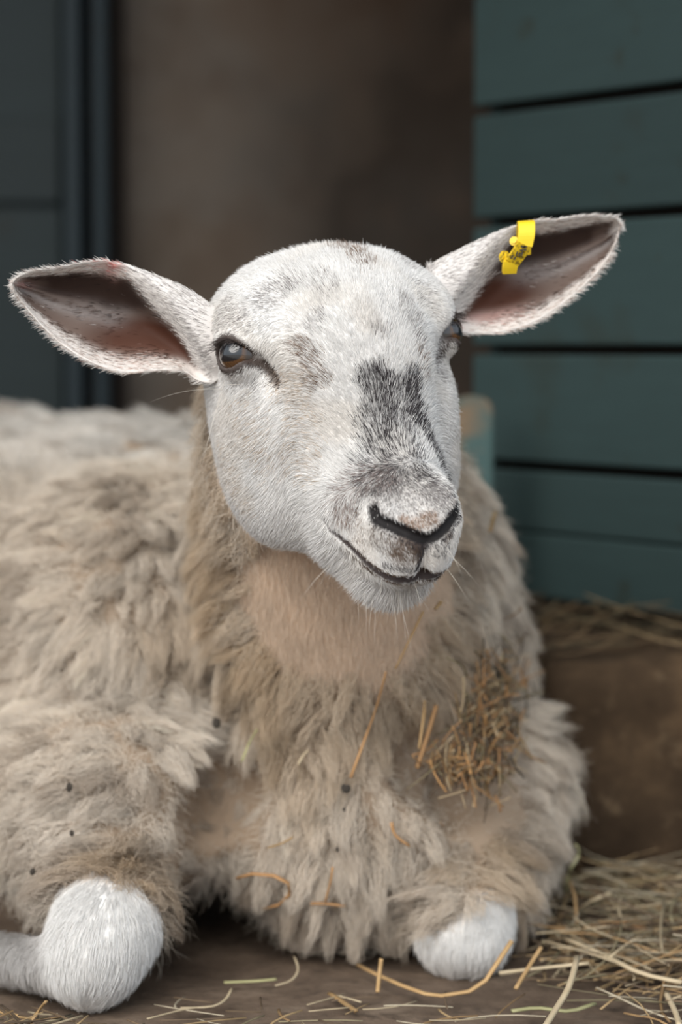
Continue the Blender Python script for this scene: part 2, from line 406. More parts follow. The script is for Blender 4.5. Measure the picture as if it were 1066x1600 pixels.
def march(fn, pp, out=0.):
    """first points of a surface along photo pixel rays"""
    o = np.array([0, 0, HC]); d = nrm(np.array([at(x, y, 1.) for x, y in pp]) - o); tt = np.full(len(d), 1.35); out = np.broadcast_to(out, (len(d),))
    for _ in range(70):
        s = fn((o + d * tt[:, None]).astype(np.float32)) - out
        tt = np.minimum(tt + np.where(s > .0005, s * .8, 0), 2.4)
    return o + d * tt[:, None]
CR_L = march(body_raw, [(352, 1238), (315, 1300), (280, 1360), (262, 1400)]); CR_R = march(body_raw, [(672, 1192), (730, 1235), (790, 1280), (840, 1310)])
def body_sdf(P, lump=True):
    e = s_ell; d = body_raw(P)
    for cr in (CR_L, CR_R):                                                  # deep folds beside the brisket
        c_, _ = polyline_dist(P, cr); d = smax(d, -(c_ - .031), .014)
    d = smax(d, -e(P, (-.090, 1.690, .006), (.045, .09, .034)), .02)          # hollow behind the knee
    # folded fore legs
    d = smin(d, e(P, KNEE_L, (.0315, .040, .039), RK_L), .010)
    d = smin(d, s_cone(P, KNEE_L + (.004, .03, .012), (-.160, 1.70, .10), .036, .055), .02)
    d = smin(d, s_cone(P, KNEE_L + (-.026, .012, -.015), (-.285, 1.655, .015), .0165, .0150), .012)
    d = smin(d, e(P, (-.300, 1.665, .016), (.022, .02, .017)), .01)
    d = smin(d, e(P, KNEE_R, (.033, .036, .030), RK_R), .010)
    d = smin(d, s_cone(P, KNEE_R + (.006, .02, .014), (.110, 1.80, .10), .031, .060), .02)
    d = smin(d, s_cone(P, KNEE_R + (0, .02, -.008), (.03, 1.80, .020), .018, .018), .012)
    if lump: d = d + .010 * (vnoise(P, 16.) - .5).astype(np.float32) * sstep(1.62, 1.72, P[..., 1]).astype(np.float32) * sstep(.05, .09, P[..., 2]).astype(np.float32)
    return smax(d, -(P[..., 2] + .001), .008)                                # rests on the ground
def rot_y(a):
    c, s = math.cos(a), math.sin(a); return np.array([[c, 0, s], [0, 1, 0], [-s, 0, c]])
RK_L = rot_y(math.radians(20)); RK_R = rot_y(math.radians(35))
def axis_grid(lo, a, b, hi, fine, coarse, g=1.16):
    mid = list(np.arange(a, b, fine)); L = [mid[0]]; s = fine
    while L[-1] > lo: s = min(s * g, coarse); L.append(L[-1] - s)
    H = [mid[-1]]; s = fine
    while H[-1] < hi: s = min(s * g, coarse); H.append(H[-1] + s)
    return np.array(L[:0:-1] + mid + H[1:])
cor = to_head(np.array([[x, y, z] for x in (-.75, .22) for y in (1.45, 2.75) for z in (-.03, .42)]))
FINE, COARSE = .0016, .0095
bx0, bx1 = cor.min(0), cor.max(0)
gu = axis_grid(bx0[0], -.090, .090, bx1[0], FINE, COARSE)
gv = axis_grid(bx0[1], -.080, .186, bx1[1], FINE, COARSE)
gw = axis_grid(bx0[2], -.175, .012, max(bx1[2], .05), FINE, COARSE)
D = np.empty((len(gu), len(gv), len(gw)), np.float32)
# coarse pass on every 4th node tells which blocks hold the surface
S4 = 4
for i0 in range(0, len(gu), 24):
    sl = slice(i0, min(i0 + 24, len(gu)))
    uu = gu[sl]
    mid_ = lambda g_: g_[np.minimum(np.arange(0, len(g_), S4) + 2, len(g_) - 1)]
    G = np.stack(np.meshgrid(mid_(uu), mid_(gv), mid_(gw), indexing='ij'), -1).astype(np.float32)
    dw = body_sdf(to_world(G).astype(np.float32), False); dh = head_base(G)
    c = np.minimum(dw, dh)
    # upsample (nearest) then refine near the surface
    up = np.repeat(np.repeat(np.repeat(c, S4, 0), S4, 1), S4, 2)[:len(uu), :len(gv), :len(gw)]
    su = np.gradient(gu)[sl]; sv = np.gradient(gv); sw = np.gradient(gw)
    reach = 3.4 * np.maximum(np.maximum(su[:, None, None], sv[None, :, None]), sw[None, None, :]) + .008
    near = np.abs(up) < reach
    I, J, K = np.nonzero(near)
    p = np.stack([uu[I], gv[J], gw[K]], -1).astype(np.float32)
    db = body_sdf(to_world(p).astype(np.float32))
    dd = db.copy()
    hb = (np.abs(p[:, 0]) < .13) & (p[:, 1] < .21) & (p[:, 1] > -.13) & (p[:, 2] > -.22)
    hd = head_sdf(p[hb])
    dd[hb] = smin(db[hb], hd, .022)
    up[near] = dd; D[sl] = up
HV, HQ = surface_nets(gu, gv, gw, D); del D
HQ = np.ascontiguousarray(HQ[:, ::-1]); HVw = to_world(HV)
def on_head(px, py):
    """head coordinates of the surface point under a photo pixel"""
    o = np.array([0, 0, HC]); d = at(px, py, 1.) - o; d = d / np.linalg.norm(d)
    tt = 1.30
    for _ in range(60):
        s = float(head_base(to_head((o + d * tt)[None]).astype(np.float32))[0])
        if s < .0003: break
        tt += s * .8
        if tt > 1.75: break
    return to_head(o + d * tt)

# ------------------------------------------------------------------ ears
def catmull(pts, n):
    pts = np.asarray(pts, float); m = len(pts); s = np.linspace(0, m - 1, n); i = np.clip(s.astype(int), 0, m - 2); f = (s - i)[:, None]
    p = lambda k: pts[np.clip(k, 0, m - 1)]
    a, b, c, d = p(i - 1), p(i), p(i + 1), p(i + 2)
    return .5 * (2 * b + (c - a) * f + (2 * a - 5 * b + 4 * c - d) * f ** 2 + (3 * b - a - 3 * c + d) * f ** 3)
def make_ear(top, bot, Yb, Yt, flip):
    """front sheet as a cup between the two edges, closed with a back sheet; returns verts, quads, (s,t,side) per vert"""
    NS, NTt = 64, 40
    T_ = catmull(top, NS); B_ = catmull(bot, NS)
    s = np.linspace(0, 1, NS)[:, None]; t = np.linspace(0, 1, NTt)[None, :]
    so = .40 - .34 * t                                   # where the opening starts, from base to tip
    opening = sstep(-.10, .16, s - so)
    taper = np.clip((1 - s) / .5, 0, 1) ** .6
    bulge = np.sin(np.pi * np.clip(t, 0, 1)) ** .75
    depth = bulge * (-.010 * (1 - opening) + opening * (.010 + .020 * taper)) * np.clip((1 - s) * 8, 0, 1) ** .5
    depth = depth - .0035 * opening * np.exp(-((t - .47) / .07) ** 2) * sstep(.3, .5, s) * (s < .95)    # rib along the middle
    Yl = Yb + (Yt - Yb) * s
    F = np.zeros((NS, NTt, 3)); Bk = np.zeros_like(F)
    thick = .0026 + .0022 * bulge * (1 - s * .5)
    for i in range(NS):
        for j in range(NTt):
            pxy = T_[i] * (1 - t[0, j]) + B_[i] * t[0, j]
            F[i, j] = at(pxy[0], pxy[1], Yl[i, 0] + depth[i, j])
            back = abs(depth[i, j]) if depth[i, j] > 0 else .004
            Bk[i, j] = at(pxy[0], pxy[1], Yl[i, 0] + max(depth[i, j], .0) + thick[i, j] + (.020 * (1 - opening[i, j]) * bulge[0, j] if True else 0))
    idx = np.arange(NS * NTt).reshape(NS, NTt); n = NS * NTt
    q = np.stack([idx[:-1, :-1], idx[1:, :-1], idx[1:, 1:], idx[:-1, 1:]], -1).reshape(-1, 4)
    Q = [q, q[:, ::-1] + n]
    def strip(a): return np.stack([a[:-1], a[:-1] + n, a[1:] + n, a[1:]], -1)
    Q += [strip(idx[:, 0]), strip(idx[::-1, -1]), strip(idx[0, ::-1]), strip(idx[-1, :])]
    Q = np.concatenate(Q)
    V = np.concatenate([F.reshape(-1, 3), Bk.reshape(-1, 3)])
    st = np.stack([np.broadcast_to(s, (NS, NTt)).ravel(), np.broadcast_to(t, (NS, NTt)).ravel(), opening.ravel()], -1)
    st = np.concatenate([np.c_[st, np.ones(n)], np.c_[st, np.zeros(n)]])
    if flip: Q = Q[:, ::-1]
    return V, Q, st
EL_TOP = [(352, 492), (322, 470), (290, 450), (255, 435), (222, 422), (196, 413), (180, 414), (168, 408), (130, 412), (90, 419), (55, 424), (30, 432), (20, 441)]
EL_BOT = [(352, 588), (330, 598), (308, 594), (288, 581), (250, 578), (205, 582), (165, 575), (128, 559), (95, 537), (64, 508), (40, 480), (24, 458), (20, 446)]
ER_TOP = [(668, 418), (690, 404), (716, 391), (745, 377), (775, 364), (806, 353), (836, 346), (865, 345), (893, 341), (920, 338), (946, 339), (962, 342), (969, 350)]
ER_BOT = [(690, 505), (706, 514), (722, 519), (748, 520), (778, 519), (806, 513), (834, 503), (862, 487), (890, 466), (918, 441), (944, 413), (962, 380), (969, 355)]
EARS = [make_ear(EL_TOP, EL_BOT, 1.530, 1.525, True), make_ear(ER_TOP, ER_BOT, 1.570, 1.600, False)]

# ------------------------------------------------------------------ join head, body and ears into one skin
M_SKIN = attr_mat('sheep_skin', 'hcol', .7, .25)
sheep = empty('sheep', (0, 1.8, 0))
tag(sheep, 'white faced sheep with fluffy cream fleece lying down, yellow tag in one ear', 'sheep')
def as_local(V): return np.asarray(V) - np.array([0, 1.8, 0])
def mesh_normals(V, Q):
    n = np.cross(V[Q[:, 2]] - V[Q[:, 0]], V[Q[:, -1]] - V[Q[:, 1]]); N = np.zeros_like(V)
    for i in range(Q.shape[1]): np.add.at(N, Q[:, i], n)
    return nrm(N)
body_me = pymesh('body', as_local(HVw), HQ, M_SKIN)
body = link('body', body_me, sheep)
def outward(V, Q):
    p = V[Q]; return float(np.einsum('ij,ij->i', np.cross(p[:, 1] - p[:, 0], p[:, 2] - p[:, 0]), p[:, 0] - V.mean(0)).sum())
tmp = []
for V, Q, st in EARS:
    if outward(V, Q) < 0: Q = Q[:, ::-1]
    eo = link('ear_tmp', pymesh('ear_tmp', as_local(V), np.ascontiguousarray(Q), M_SKIN), sheep); tmp.append(eo)
bpy.context.view_layer.update()
try:
    for eo in tmp:
        m = body.modifiers.new('join', 'BOOLEAN'); m.operation = 'UNION'; m.object = eo; m.solver = 'MANIFOLD'
    dg = bpy.context.evaluated_depsgraph_get()
    nm_ = bpy.data.meshes.new_from_object(body.evaluated_get(dg), depsgraph=dg)
    ok = len(nm_.vertices) > len(body_me.vertices) * .9 + 2000
except Exception as ex:
    print('boolean', ex); ok = False
body.modifiers.clear()
print('EAR UNION', ok, len(body_me.vertices), len(nm_.vertices) if ok else 0)
if ok:
    body.data = nm_
else:
    bm = bmesh.new(); bm.from_mesh(body_me)
    for eo in tmp: bm.from_mesh(eo.data)
    bm.to_mesh(body_me); bm.free()
for eo in tmp: bpy.data.objects.remove(eo)
body_me = body.data; body_me.name = 'body'
if not body_me.materials: body_me.materials.append(M_SKIN)
nv = len(body_me.vertices); BV = np.empty(nv * 3, np.float32); body_me.vertices.foreach_get('co', BV); BV = BV.reshape(-1, 3).astype(float) + np.array([0, 1.8, 0])
body_me.polygons.foreach_set('use_smooth', np.ones(len(body_me.polygons), bool))
body_me.calc_loop_triangles()
TR = np.empty(len(body_me.loop_triangles) * 3, np.int32); body_me.loop_triangles.foreach_get('vertices', TR); TR = TR.reshape(-1, 3)
BN = mesh_normals(BV, TR)
# which ear, and where on it
EI = np.full(nv, -1); EST = np.zeros((nv, 4))
for k, (V, Q, st) in enumerate(EARS):
    kd = kdtree.KDTree(len(V))
    for i, v in enumerate(V): kd.insert(v, i)
    kd.balance()
    lo, hi = V.min(0) - .003, V.max(0) + .003
    for i in np.nonzero(((BV > lo) & (BV < hi)).all(1))[0]:
        _, j, dist = kd.find(BV[i])
        if dist < .0012: EI[i] = k; EST[i] = st[j]
BL = to_head(BV)
hb = (np.abs(BL[:, 0]) < .14) & (BL[:, 1] < .22) & (BL[:, 1] > -.13) & (BL[:, 2] > -.24)
DH = np.full(nv, .5); DH[hb] = head_base(BL[hb].astype(np.float32))
# ---- regions
THROAT = np.array([.005, 1.60, .268])
def regions(P, L, ear, dh):
    knL = np.linalg.norm((P - KNEE_L + (0, 0, .004)) / (.043, .058, .047), axis=1); knR = np.linalg.norm((P - KNEE_R) / (.043, .050, .044), axis=1)
    can = ((P[:, 2] < .047) & (P[:, 0] < -.185) & (P[:, 1] < 1.68))
    leg = np.maximum.reduce([sstep(1.12, .95, knL), sstep(1.1, .95, knR) * sstep(.006, -.002, P[:, 2] - .0208 - (P[:, 0] - .0466) * .57), can * 1.])
    back = L[:, 2] + .9 * np.maximum(-L[:, 1] - .02, 0) - .10 * sstep(.02, .07, L[:, 1])
    face = sstep(.010, .004, dh) * sstep(-.142, -.128, L[:, 2] + .012 * (vnoise(L, 60.) - .5))
    face = np.where(ear >= 0, 1, face)
    q = (P - THROAT) / (.074, 1, .066); thr = sstep(1.12, .86, np.hypot(q[:, 0], q[:, 2]) + .25 * (vnoise(P, 45.) - .5)) * sstep(1.74, 1.70, P[:, 1]) * (1 - face)
    thr = np.maximum(thr, (1 - face) * sstep(.018, .008, dh) * sstep(-.155, -.14, L[:, 2]) * (L[:, 1] > .02))
    fl = np.clip(1 - face - thr - leg, 0, 1)
    return face, thr, leg, fl
FACE, THR, LEG, FLC = regions(BV, BL, EI, DH)

# ---- coat colours of the head
WHITE = np.array([.86, .835, .81]); DARK = np.array([.050, .042, .044]); BROWN = np.array([.20, .13, .09]); TAN = np.array([.52, .42, .33]); GREY = np.array([.30, .27, .26]); PINK = np.array([.55, .33, .27])
def blob(px): return np.array([on_head(*p) for p in px])
STRIPES = [  # photo-free description: polylines on the head, half width (m), strength, colour
    (blob([(592, 605), (594, 645), (585, 700), (590, 750)]), .0120, .52, DARK),
    (blob([(642, 602), (655, 660), (684, 716), (700, 752)]), .0088, .68, DARK),
    (blob([(618, 622), (630, 680), (638, 735)]), .0140, .46, DARK),
    (blob([(585, 572), (588, 590)]), .005, .3, DARK),
    (blob([(575, 760), (640, 750), (690, 765)]), .012, .42, GREY * .6),
    (blob([(610, 785), (650, 790), (690, 785)]), .010, .34, GREY * .8),
    (blob([(535, 790), (548, 765), (585, 750)]), .011, .34, np.array([.26, .20, .18])),
    (blob([(540, 800), (560, 830)]), .010, .18, BROWN),
    (blob([(630, 812), (650, 818), (676, 806)]), .0045, .75, BROWN * 1.25),
    (blob([(590, 778), (612, 795), (640, 780), (690, 775)]), .009, .36, GREY * .7),
    (blob([(392, 563), (412, 573), (433, 593)]), .0042, .93, np.array([.045, .028, .020])), (blob([(704, 528), (693, 548), (680, 572)]), .0034, .75, np.array([.07, .05, .045])),
    (blob([(646, 846), (660, 858)]), .0055, .9, DARK),
    (blob([(657, 842), (657, 888)]), .0032, .97, DARK),
    (blob([(592, 832), (610, 845)]), .009, .45, BROWN * .6),
    (blob([(690, 826), (700, 832)]), .006, .55, BROWN * .5),
    (blob([(632, 852), (642, 868)]), .0075, .72, BROWN * .6),
    (blob([(600, 882), (650, 888)]), .0026, .55, DARK),
    (blob([(670, 860), (695, 858)]), .006, .30, DARK),
    (blob([(478, 545), (500, 590)]), .0075, .46, BROWN * .9),
    (blob([(410, 462), (440, 455)]), .0085, .32, GREY),
    (blob([(438, 396), (470, 388)]), .008, .35, GREY), (blob([(490, 385), (545, 388)]), .010, .48, BROWN), (blob([(560, 395), (565, 410)]), .008, .35, BROWN),
    (blob([(345, 482), (375, 490)]), .010, .30, GREY), (blob([(500, 440), (512, 452)]), .008, .25, GREY), (blob([(450, 430), (458, 440)]), .008, .22, GREY),
    (blob([(636, 478), (655, 530)]), .008, .26, GREY), (blob([(660, 450), (672, 480)]), .008, .22, GREY), (blob([(590, 515), (605, 520)]), .006, .26, GREY),
    (blob([(498, 490), (495, 510)]), .006, .25, GREY), (blob([(625, 400), (640, 410)]), .008, .25, GREY), (blob([(660, 560), (665, 585)]), .006, .3, BROWN),
    (blob([(470, 640), (478, 720)]), .012, .22, TAN), (blob([(385, 650), (420, 710)]), .013, .18, TAN), (blob([(470, 590), (440, 600)]), .010, .25, TAN),
    (blob([(355, 585), (400, 600)]), .009, .16, GREY), (blob([(680, 560), (690, 580)]), .006, .35, GREY),
    (blob([(352, 700), (380, 790)]), .012, .14, TAN),
]
def eye_rim(L):
    q = np.c_[np.abs(L[:, 0]), L[:, 1:]] - EYE_C
    a, t, b = q @ EYE_AX, q @ EYE_T + .0015, q @ EYE_B
    lens = np.maximum(np.hypot(t, b + .00494), np.hypot(t, b - .00494)) - .01344
    lens = np.where(a > .002, lens, .05)
    tear, tt = polyline_dist(np.c_[np.abs(L[:, 0]), L[:, 1:]].astype(np.float32), TEAR)
    return lens, tear, tt
def head_paint(L, hard):
    """coat colour at head points; hard picks one hair at a time instead of mixing"""
    n = len(L); C = np.tile(WHITE, (n, 1)); C *= (1 - .10 * vnoise(L, 90.) - .06 * vnoise(L, 30.))[:, None]
    w = sstep(.45, .75, vnoise(L + 5, 40.))[:, None]; C = C * (1 - .25 * w) + C * np.array([.98, .90, .80]) * .25 * w
    for pts, r, k, col in STRIPES:
        near = np.nonzero(np.linalg.norm(L - pts.mean(0), axis=1) < np.ptp(pts, axis=0).max() + 3 * r)[0]
        if not len(near): continue
        d, _ = polyline_dist(L[near].astype(np.float32), pts)
        p = k * sstep(1.5, .55, d / r + .9 * (vnoise(L[near] + 2, 150.) - .5) + .5 * (vnoise(L[near] + 7, 60.) - .5))
        if hard: hit = RNG.random(len(near)) < p; C[near[hit]] = col * (.6 + .8 * RNG.random((hit.sum(), 1)))
        else: C[near] = C[near] * (1 - p[:, None]) + col * p[:, None]
    lens, tear, tt = eye_rim(L)
    p = sstep(.0066, .0024, lens) * .95; p = np.maximum(p, sstep(.0066, .0030, tear + .002 * tt) * (.94 - .25 * tt))
    col = np.array([.045, .028, .022])
    if hard: hit = RNG.random(n) < p; C[hit] = col
    else: C = C * (1 - p[:, None]) + col * p[:, None]
    m, mt = polyline_dist(np.c_[np.abs(L[:, 0]), L[:, 1:]].astype(np.float32), MOUTH)
    nz, nt = polyline_dist(np.c_[np.abs(L[:, 0]), L[:, 1:]].astype(np.float32), NOSTRIL)
    if hard:
        hit = RNG.random(n) < .95 * sstep(.0062, .0038, nz); C[hit] = DARK * .7
        hit = RNG.random(n) < .85 * sstep(.0078, .0050, m) * sstep(.80, .50, mt); C[hit] = BROWN * .45
    if not hard:
        p = sstep(1.5, .95, m / (.0046 - .0030 * mt))[:, None]; C = C * (1 - p) + np.array([.06, .045, .042]) * p
        p = sstep(.0050, .0034, nz)[:, None]; C = C * (1 - p) + np.array([.012, .010, .010]) * p
    return C
def ear_paint(k, st, P, hard):
    s, t, op, front = st.T
    n = len(s); C = np.tile(WHITE * np.array([.92, .90, .88]), (n, 1))
    nz = vnoise(P, 160.) - .5; nz2 = vnoise(P + 3, 55.) - .5
    ins = front * sstep(.35, .8, op)
    def put(p, col):
        nonlocal C
        p = np.clip(p, 0, 1)
        if hard: h = RNG.random(n) < p; C[h] = np.asarray(col) * (.7 + .6 * RNG.random((h.sum(), 1)))
        else: C = C * (1 - p[:, None]) + np.asarray(col) * p[:, None]
    put(.45 * (1 - op) * front, GREY * 1.25)                                             # furry base in front
    put(ins * .30, np.array([.46, .36, .31]))
    edge = sstep(.06, .17, t + .05 * nz) * sstep(.93, .80, t + .06 * nz) * sstep(.95, .84, s + .05 * nz)
    put(ins * edge * .92, np.array([.095, .055, .040]))                                    # skin showing through
    put(ins * sstep(.10, .18, t + .05 * nz) * sstep(.52, .36, t + .10 * nz2) * sstep(.90, .74, s + .06 * nz) * .97, np.array([.026, .013, .009]))     # dark upper fold
    put(ins * sstep(.42, .54, t + .08 * nz2) * sstep(.88, .74, t + .10 * nz2) * sstep(.62, .44, s + .1 * nz2) * .97, np.array([.060, .019, .009]))   # red brown hollow
    put(ins * np.exp(-((t - (.50 + .30 * np.clip(s - .45, -.3, .5))) / .085) ** 2) * sstep(.34, .50, s + .08 * nz2) * sstep(.98, .85, s) * .62, np.array([.30, .27, .26]))   # grey hairs down the middle
    put(ins * np.exp(-(((t - .88) / .10) ** 2 + ((s - .38) / .16) ** 2)) * .18, PINK * .7)
    if k == 0:
        put(front * np.exp(-((t / .10) ** 2 + ((s - .52) / .075) ** 2)) * .95, np.array([.62, .27, .24]))
        put(ins * np.exp(-(((t - .42) / .12) ** 2 + ((s - .885) / .045) ** 2)) * .7, np.array([.58, .33, .29]))
    else: put(ins * np.exp(-(((t - .84) / .06) ** 2 + ((s - .30) / .13) ** 2)) * .6, np.array([.55, .34, .30]))
    return C
WOOL = np.array([.72, .645, .56]); WOOLSKIN = np.array([.30, .22, .155]); THRC = np.array([.80, .645, .505])
def skin_colour():
    C = np.tile(WOOLSKIN, (nv, 1)); f = FACE[:, None]
    hc = head_paint(BL, False); C = C * (1 - f) + hc * f
    C = C * (1 - THR[:, None]) + THRC * THR[:, None]
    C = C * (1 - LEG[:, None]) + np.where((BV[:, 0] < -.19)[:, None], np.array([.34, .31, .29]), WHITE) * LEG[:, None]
    for k in (0, 1):
        m = EI == k; C[m] = ear_paint(k, EST[m], BV[m], False)
    return C
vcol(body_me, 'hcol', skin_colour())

# ------------------------------------------------------------------ hair growth
TA = np.linalg.norm(np.cross(BV[TR[:, 1]] - BV[TR[:, 0]], BV[TR[:, 2]] - BV[TR[:, 0]]), axis=1) * .5
def roots(weight, n, rng=RNG):
    """sample n roots, area times the mean of the vertex weight"""
    w = TA * weight[TR].mean(1); cs = np.cumsum(w); f = np.searchsorted(cs, rng.random(n) * cs[-1])
    f = np.clip(f, 0, len(TR) - 1)
    a = rng.random(n); b = rng.random(n); s = a + b > 1; a[s] = 1 - a[s]; b[s] = 1 - b[s]; c = 1 - a - b
    g = lambda A: A[TR[f, 0]] * c[:, None] + A[TR[f, 1]] * a[:, None] + A[TR[f, 2]] * b[:, None]
    return g(BV), nrm(g(BN)), f, g
VIEW = nrm(np.array([0, 0, HC]) - BV); FACING = (BN * VIEW).sum(1)
SEEN = .15 + .85 * sstep(-.55, -.1, FACING)          # the far side needs less hair
def grow(P, N, flow, length, lift, k, curl=0., droop=0., jitter=.2, rng=RNG):
    n = len(P); fl = flow - N * (flow * N).sum(1, keepdims=True); fl = nrm(fl)
    d0 = nrm(N * lift[:, None] + fl * (1 - lift[:, None]) + rng.normal(0, jitter, (n, 3)))
    pts = np.empty((n, k, 3)); pts[:, 0] = P - N * .0004; d = d0
    for i in range(1, k):
        pts[:, i] = pts[:, i - 1] + d * (length / (k - 1))[:, None]
        d = nrm(d + fl * .25 + np.array([0, 0, -1.]) * droop + rng.normal(0, curl, (n, 3)) if curl else d + fl * .22 + np.array([0, 0, -1.]) * droop)
    return pts
M_HAIR = attr_mat('short_hair', 'hcol', .55, .28, .12)
M_WOOL = attr_mat('wool_fibre', 'hcol', .85, .10, .22)
taper = lambda k, r: r * np.clip(1.15 - np.linspace(0, 1, k) ** 1.5, .15, 1)
# ---- face coat
wface = FACE * (EI < 0) * SEEN
lens, tear, tt = eye_rim(BL)
wface = wface * sstep(.0014, .0034, lens) * sstep(.0022 , .0042 , tear + .006 * tt)
aL = np.c_[np.abs(BL[:, 0]), BL[:, 1:]].astype(np.float32)
for pl, r in ((MOUTH, .0044), (NOSTRIL, .0032), (PHIL, .0022)):
    dd, td = polyline_dist(aL, pl); rr = r * (1 - .62 * td) if pl is MOUTH else r; wface = wface * sstep(rr * .8, rr * 1.15, dd)
NF = 210000
P, N, f, g = roots(wface, NF)
L = to_head(P); u, v, w = L.T
fu = np.c_[np.clip(u * 11, -.8, .8), np.tanh((v - .112) / .022), np.zeros(NF)]
chk = sstep(.030, .058, np.abs(u))[:, None]
fu = fu * (1 - .75 * chk) + np.c_[np.sign(u) * .15, np.full(NF, .45), np.full(NF, -1.)] * chk * .8
chin = sstep(-.060, -.074, w)[:, None] * sstep(.10, .13, v)[:, None]
fu = fu * (1 - chin) + np.array([0, -.25, -1.]) * chin
whl = np.exp(-(u ** 2 + (v - .112) ** 2) / .014 ** 2)[:, None]
fu = fu + (.35 + .5 * whl) * np.stack([vnoise(L + i * 9, 70.) - .5 for i in range(3)], 1)
flow = fu @ HR.T
ln = .0054 + .0026 * sstep(-.03, -.06, v) + .004 * chin[:, 0] - .0026 * sstep(.115, .145, v) * (1 - chin[:, 0]) - .0018 * sstep(.030, .05, np.abs(u)) * sstep(.05, .0, v)
lens_, tear_, _ = eye_rim(L); ln = ln * (1 - .5 * sstep(.012, .003, np.minimum(lens_, tear_)))
ln = ln * (.65 + .6 * RNG.random(NF)) * (1 - .25 * whl[:, 0])
pts = grow(P, N, flow, ln, np.clip(.30 + .10 * RNG.normal(size=NF) + .2 * chin[:, 0], .12, .8), 5, jitter=.10)
C = head_paint(L, True); C *= (.80 + .32 * RNG.random((NF, 1)))
hair_object('face_coat', as_local(pts), np.tile(taper(5, .000125), (NF, 1)), np.clip(C, 0, .9), M_HAIR, sheep)['kind'] = 'stuff'
# ---- ear hair
for k in (0, 1):
    st = EST; m = (EI == k)
    ins = st[:, 3] * sstep(.35, .8, st[:, 2])
    hollow = ins * sstep(.12, .22, st[:, 1]) * sstep(.86, .74, st[:, 1]) * sstep(.9, .78, st[:, 0])
    grey = ins * np.exp(-((st[:, 1] - (.50 + .30 * np.clip(st[:, 0] - .45, -.3, .5))) / .09) ** 2) * sstep(.34, .5, st[:, 0])
    wgt = m * (1 - .965 * hollow + .35 * grey)
    n = 26000; P, N, f, g = roots(wgt, n); S = g(EST)
    sgn = -1 if k == 0 else 1
    flow = np.tile([sgn * 1., 0, .05], (n, 1)) + np.c_[np.zeros(n), np.zeros(n), (S[:, 1] - .5) * -1.0] * 1.
    edge = np.minimum(S[:, 1], 1 - S[:, 1]); ln = (.0036 + .003 * RNG.random(n))
    pts = grow(P, N, flow, ln, np.full(n, .13), 5, jitter=.09)
    C = ear_paint(k, S, P, True) * (.8 + .35 * RNG.random((n, 1)))
    o = hair_object('ear_hair', as_local(pts), np.tile(taper(5, .00015), (n, 1)), np.clip(C, 0, .9), M_HAIR, sheep); o['kind'] = 'stuff'
# ---- throat down and leg hair
n = 26000; P, N, f, g = roots(THR * SEEN, n)
pts = grow(P, N, np.tile([0, .25, -1.], (n, 1)), .006 + .006 * RNG.random(n), np.full(n, .25), 5, jitter=.2)
C = THRC * (.85 + .3 * RNG.random((n, 1))) * (.9 + .2 * vnoise(P, 40.))[:, None]
hair_object('throat_hair', as_local(pts), np.tile(taper(5, .00012), (n, 1)), C, M_WOOL, sheep)['kind'] = 'stuff'
n = 36000; P, N, f, g = roots(LEG * SEEN, n)
pts = grow(P, N, np.tile([-.15, -.5, -1.], (n, 1)), .008 + .006 * RNG.random(n), np.full(n, .16), 5, jitter=.10)
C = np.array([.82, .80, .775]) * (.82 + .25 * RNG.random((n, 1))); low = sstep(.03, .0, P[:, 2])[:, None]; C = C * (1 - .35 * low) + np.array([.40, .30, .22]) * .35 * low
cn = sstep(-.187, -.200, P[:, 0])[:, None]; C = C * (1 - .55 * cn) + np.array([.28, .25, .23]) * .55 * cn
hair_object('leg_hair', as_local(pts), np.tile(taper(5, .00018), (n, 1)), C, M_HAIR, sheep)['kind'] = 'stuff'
# ---- fleece: locks of wool
TANW = (.50, .36, .22); DIRT_SHADEW = (.17, .115, .07)
_st = [(520, 1100, .075, .45, TANW), (340, 850, .06, .5, TANW), (310, 1000, .05, .35, TANW), (700, 1060, .06, .4, TANW), (400, 1080, .05, .4, TANW), (330, 1270, .03, .55, DIRT_SHADEW), (262, 1390, .04, .6, DIRT_SHADEW), (800, 1290, .03, .45, DIRT_SHADEW), (785, 1370, .035, .5, TANW), (650, 1440, .03, .35, DIRT_SHADEW), (190, 1370, .035, .45, TANW), (480, 1510, .05, .35, DIRT_SHADEW), (440, 1150, .02, .45, DIRT_SHADEW), (600, 1110, .02, .4, DIRT_SHADEW), (380, 1040, .016, .5, DIRT_SHADEW), (300, 900, .02, .4, DIRT_SHADEW), (690, 1200, .03, .5, DIRT_SHADEW)]  # tan and dirt stains; dark ones along the folds paint in shade
STAINS_SHADE = [(c_, q_[2], q_[3], q_[4]) for c_, q_ in zip(march(body_sdf, [(q_[0], q_[1]) for q_ in _st]), _st)]
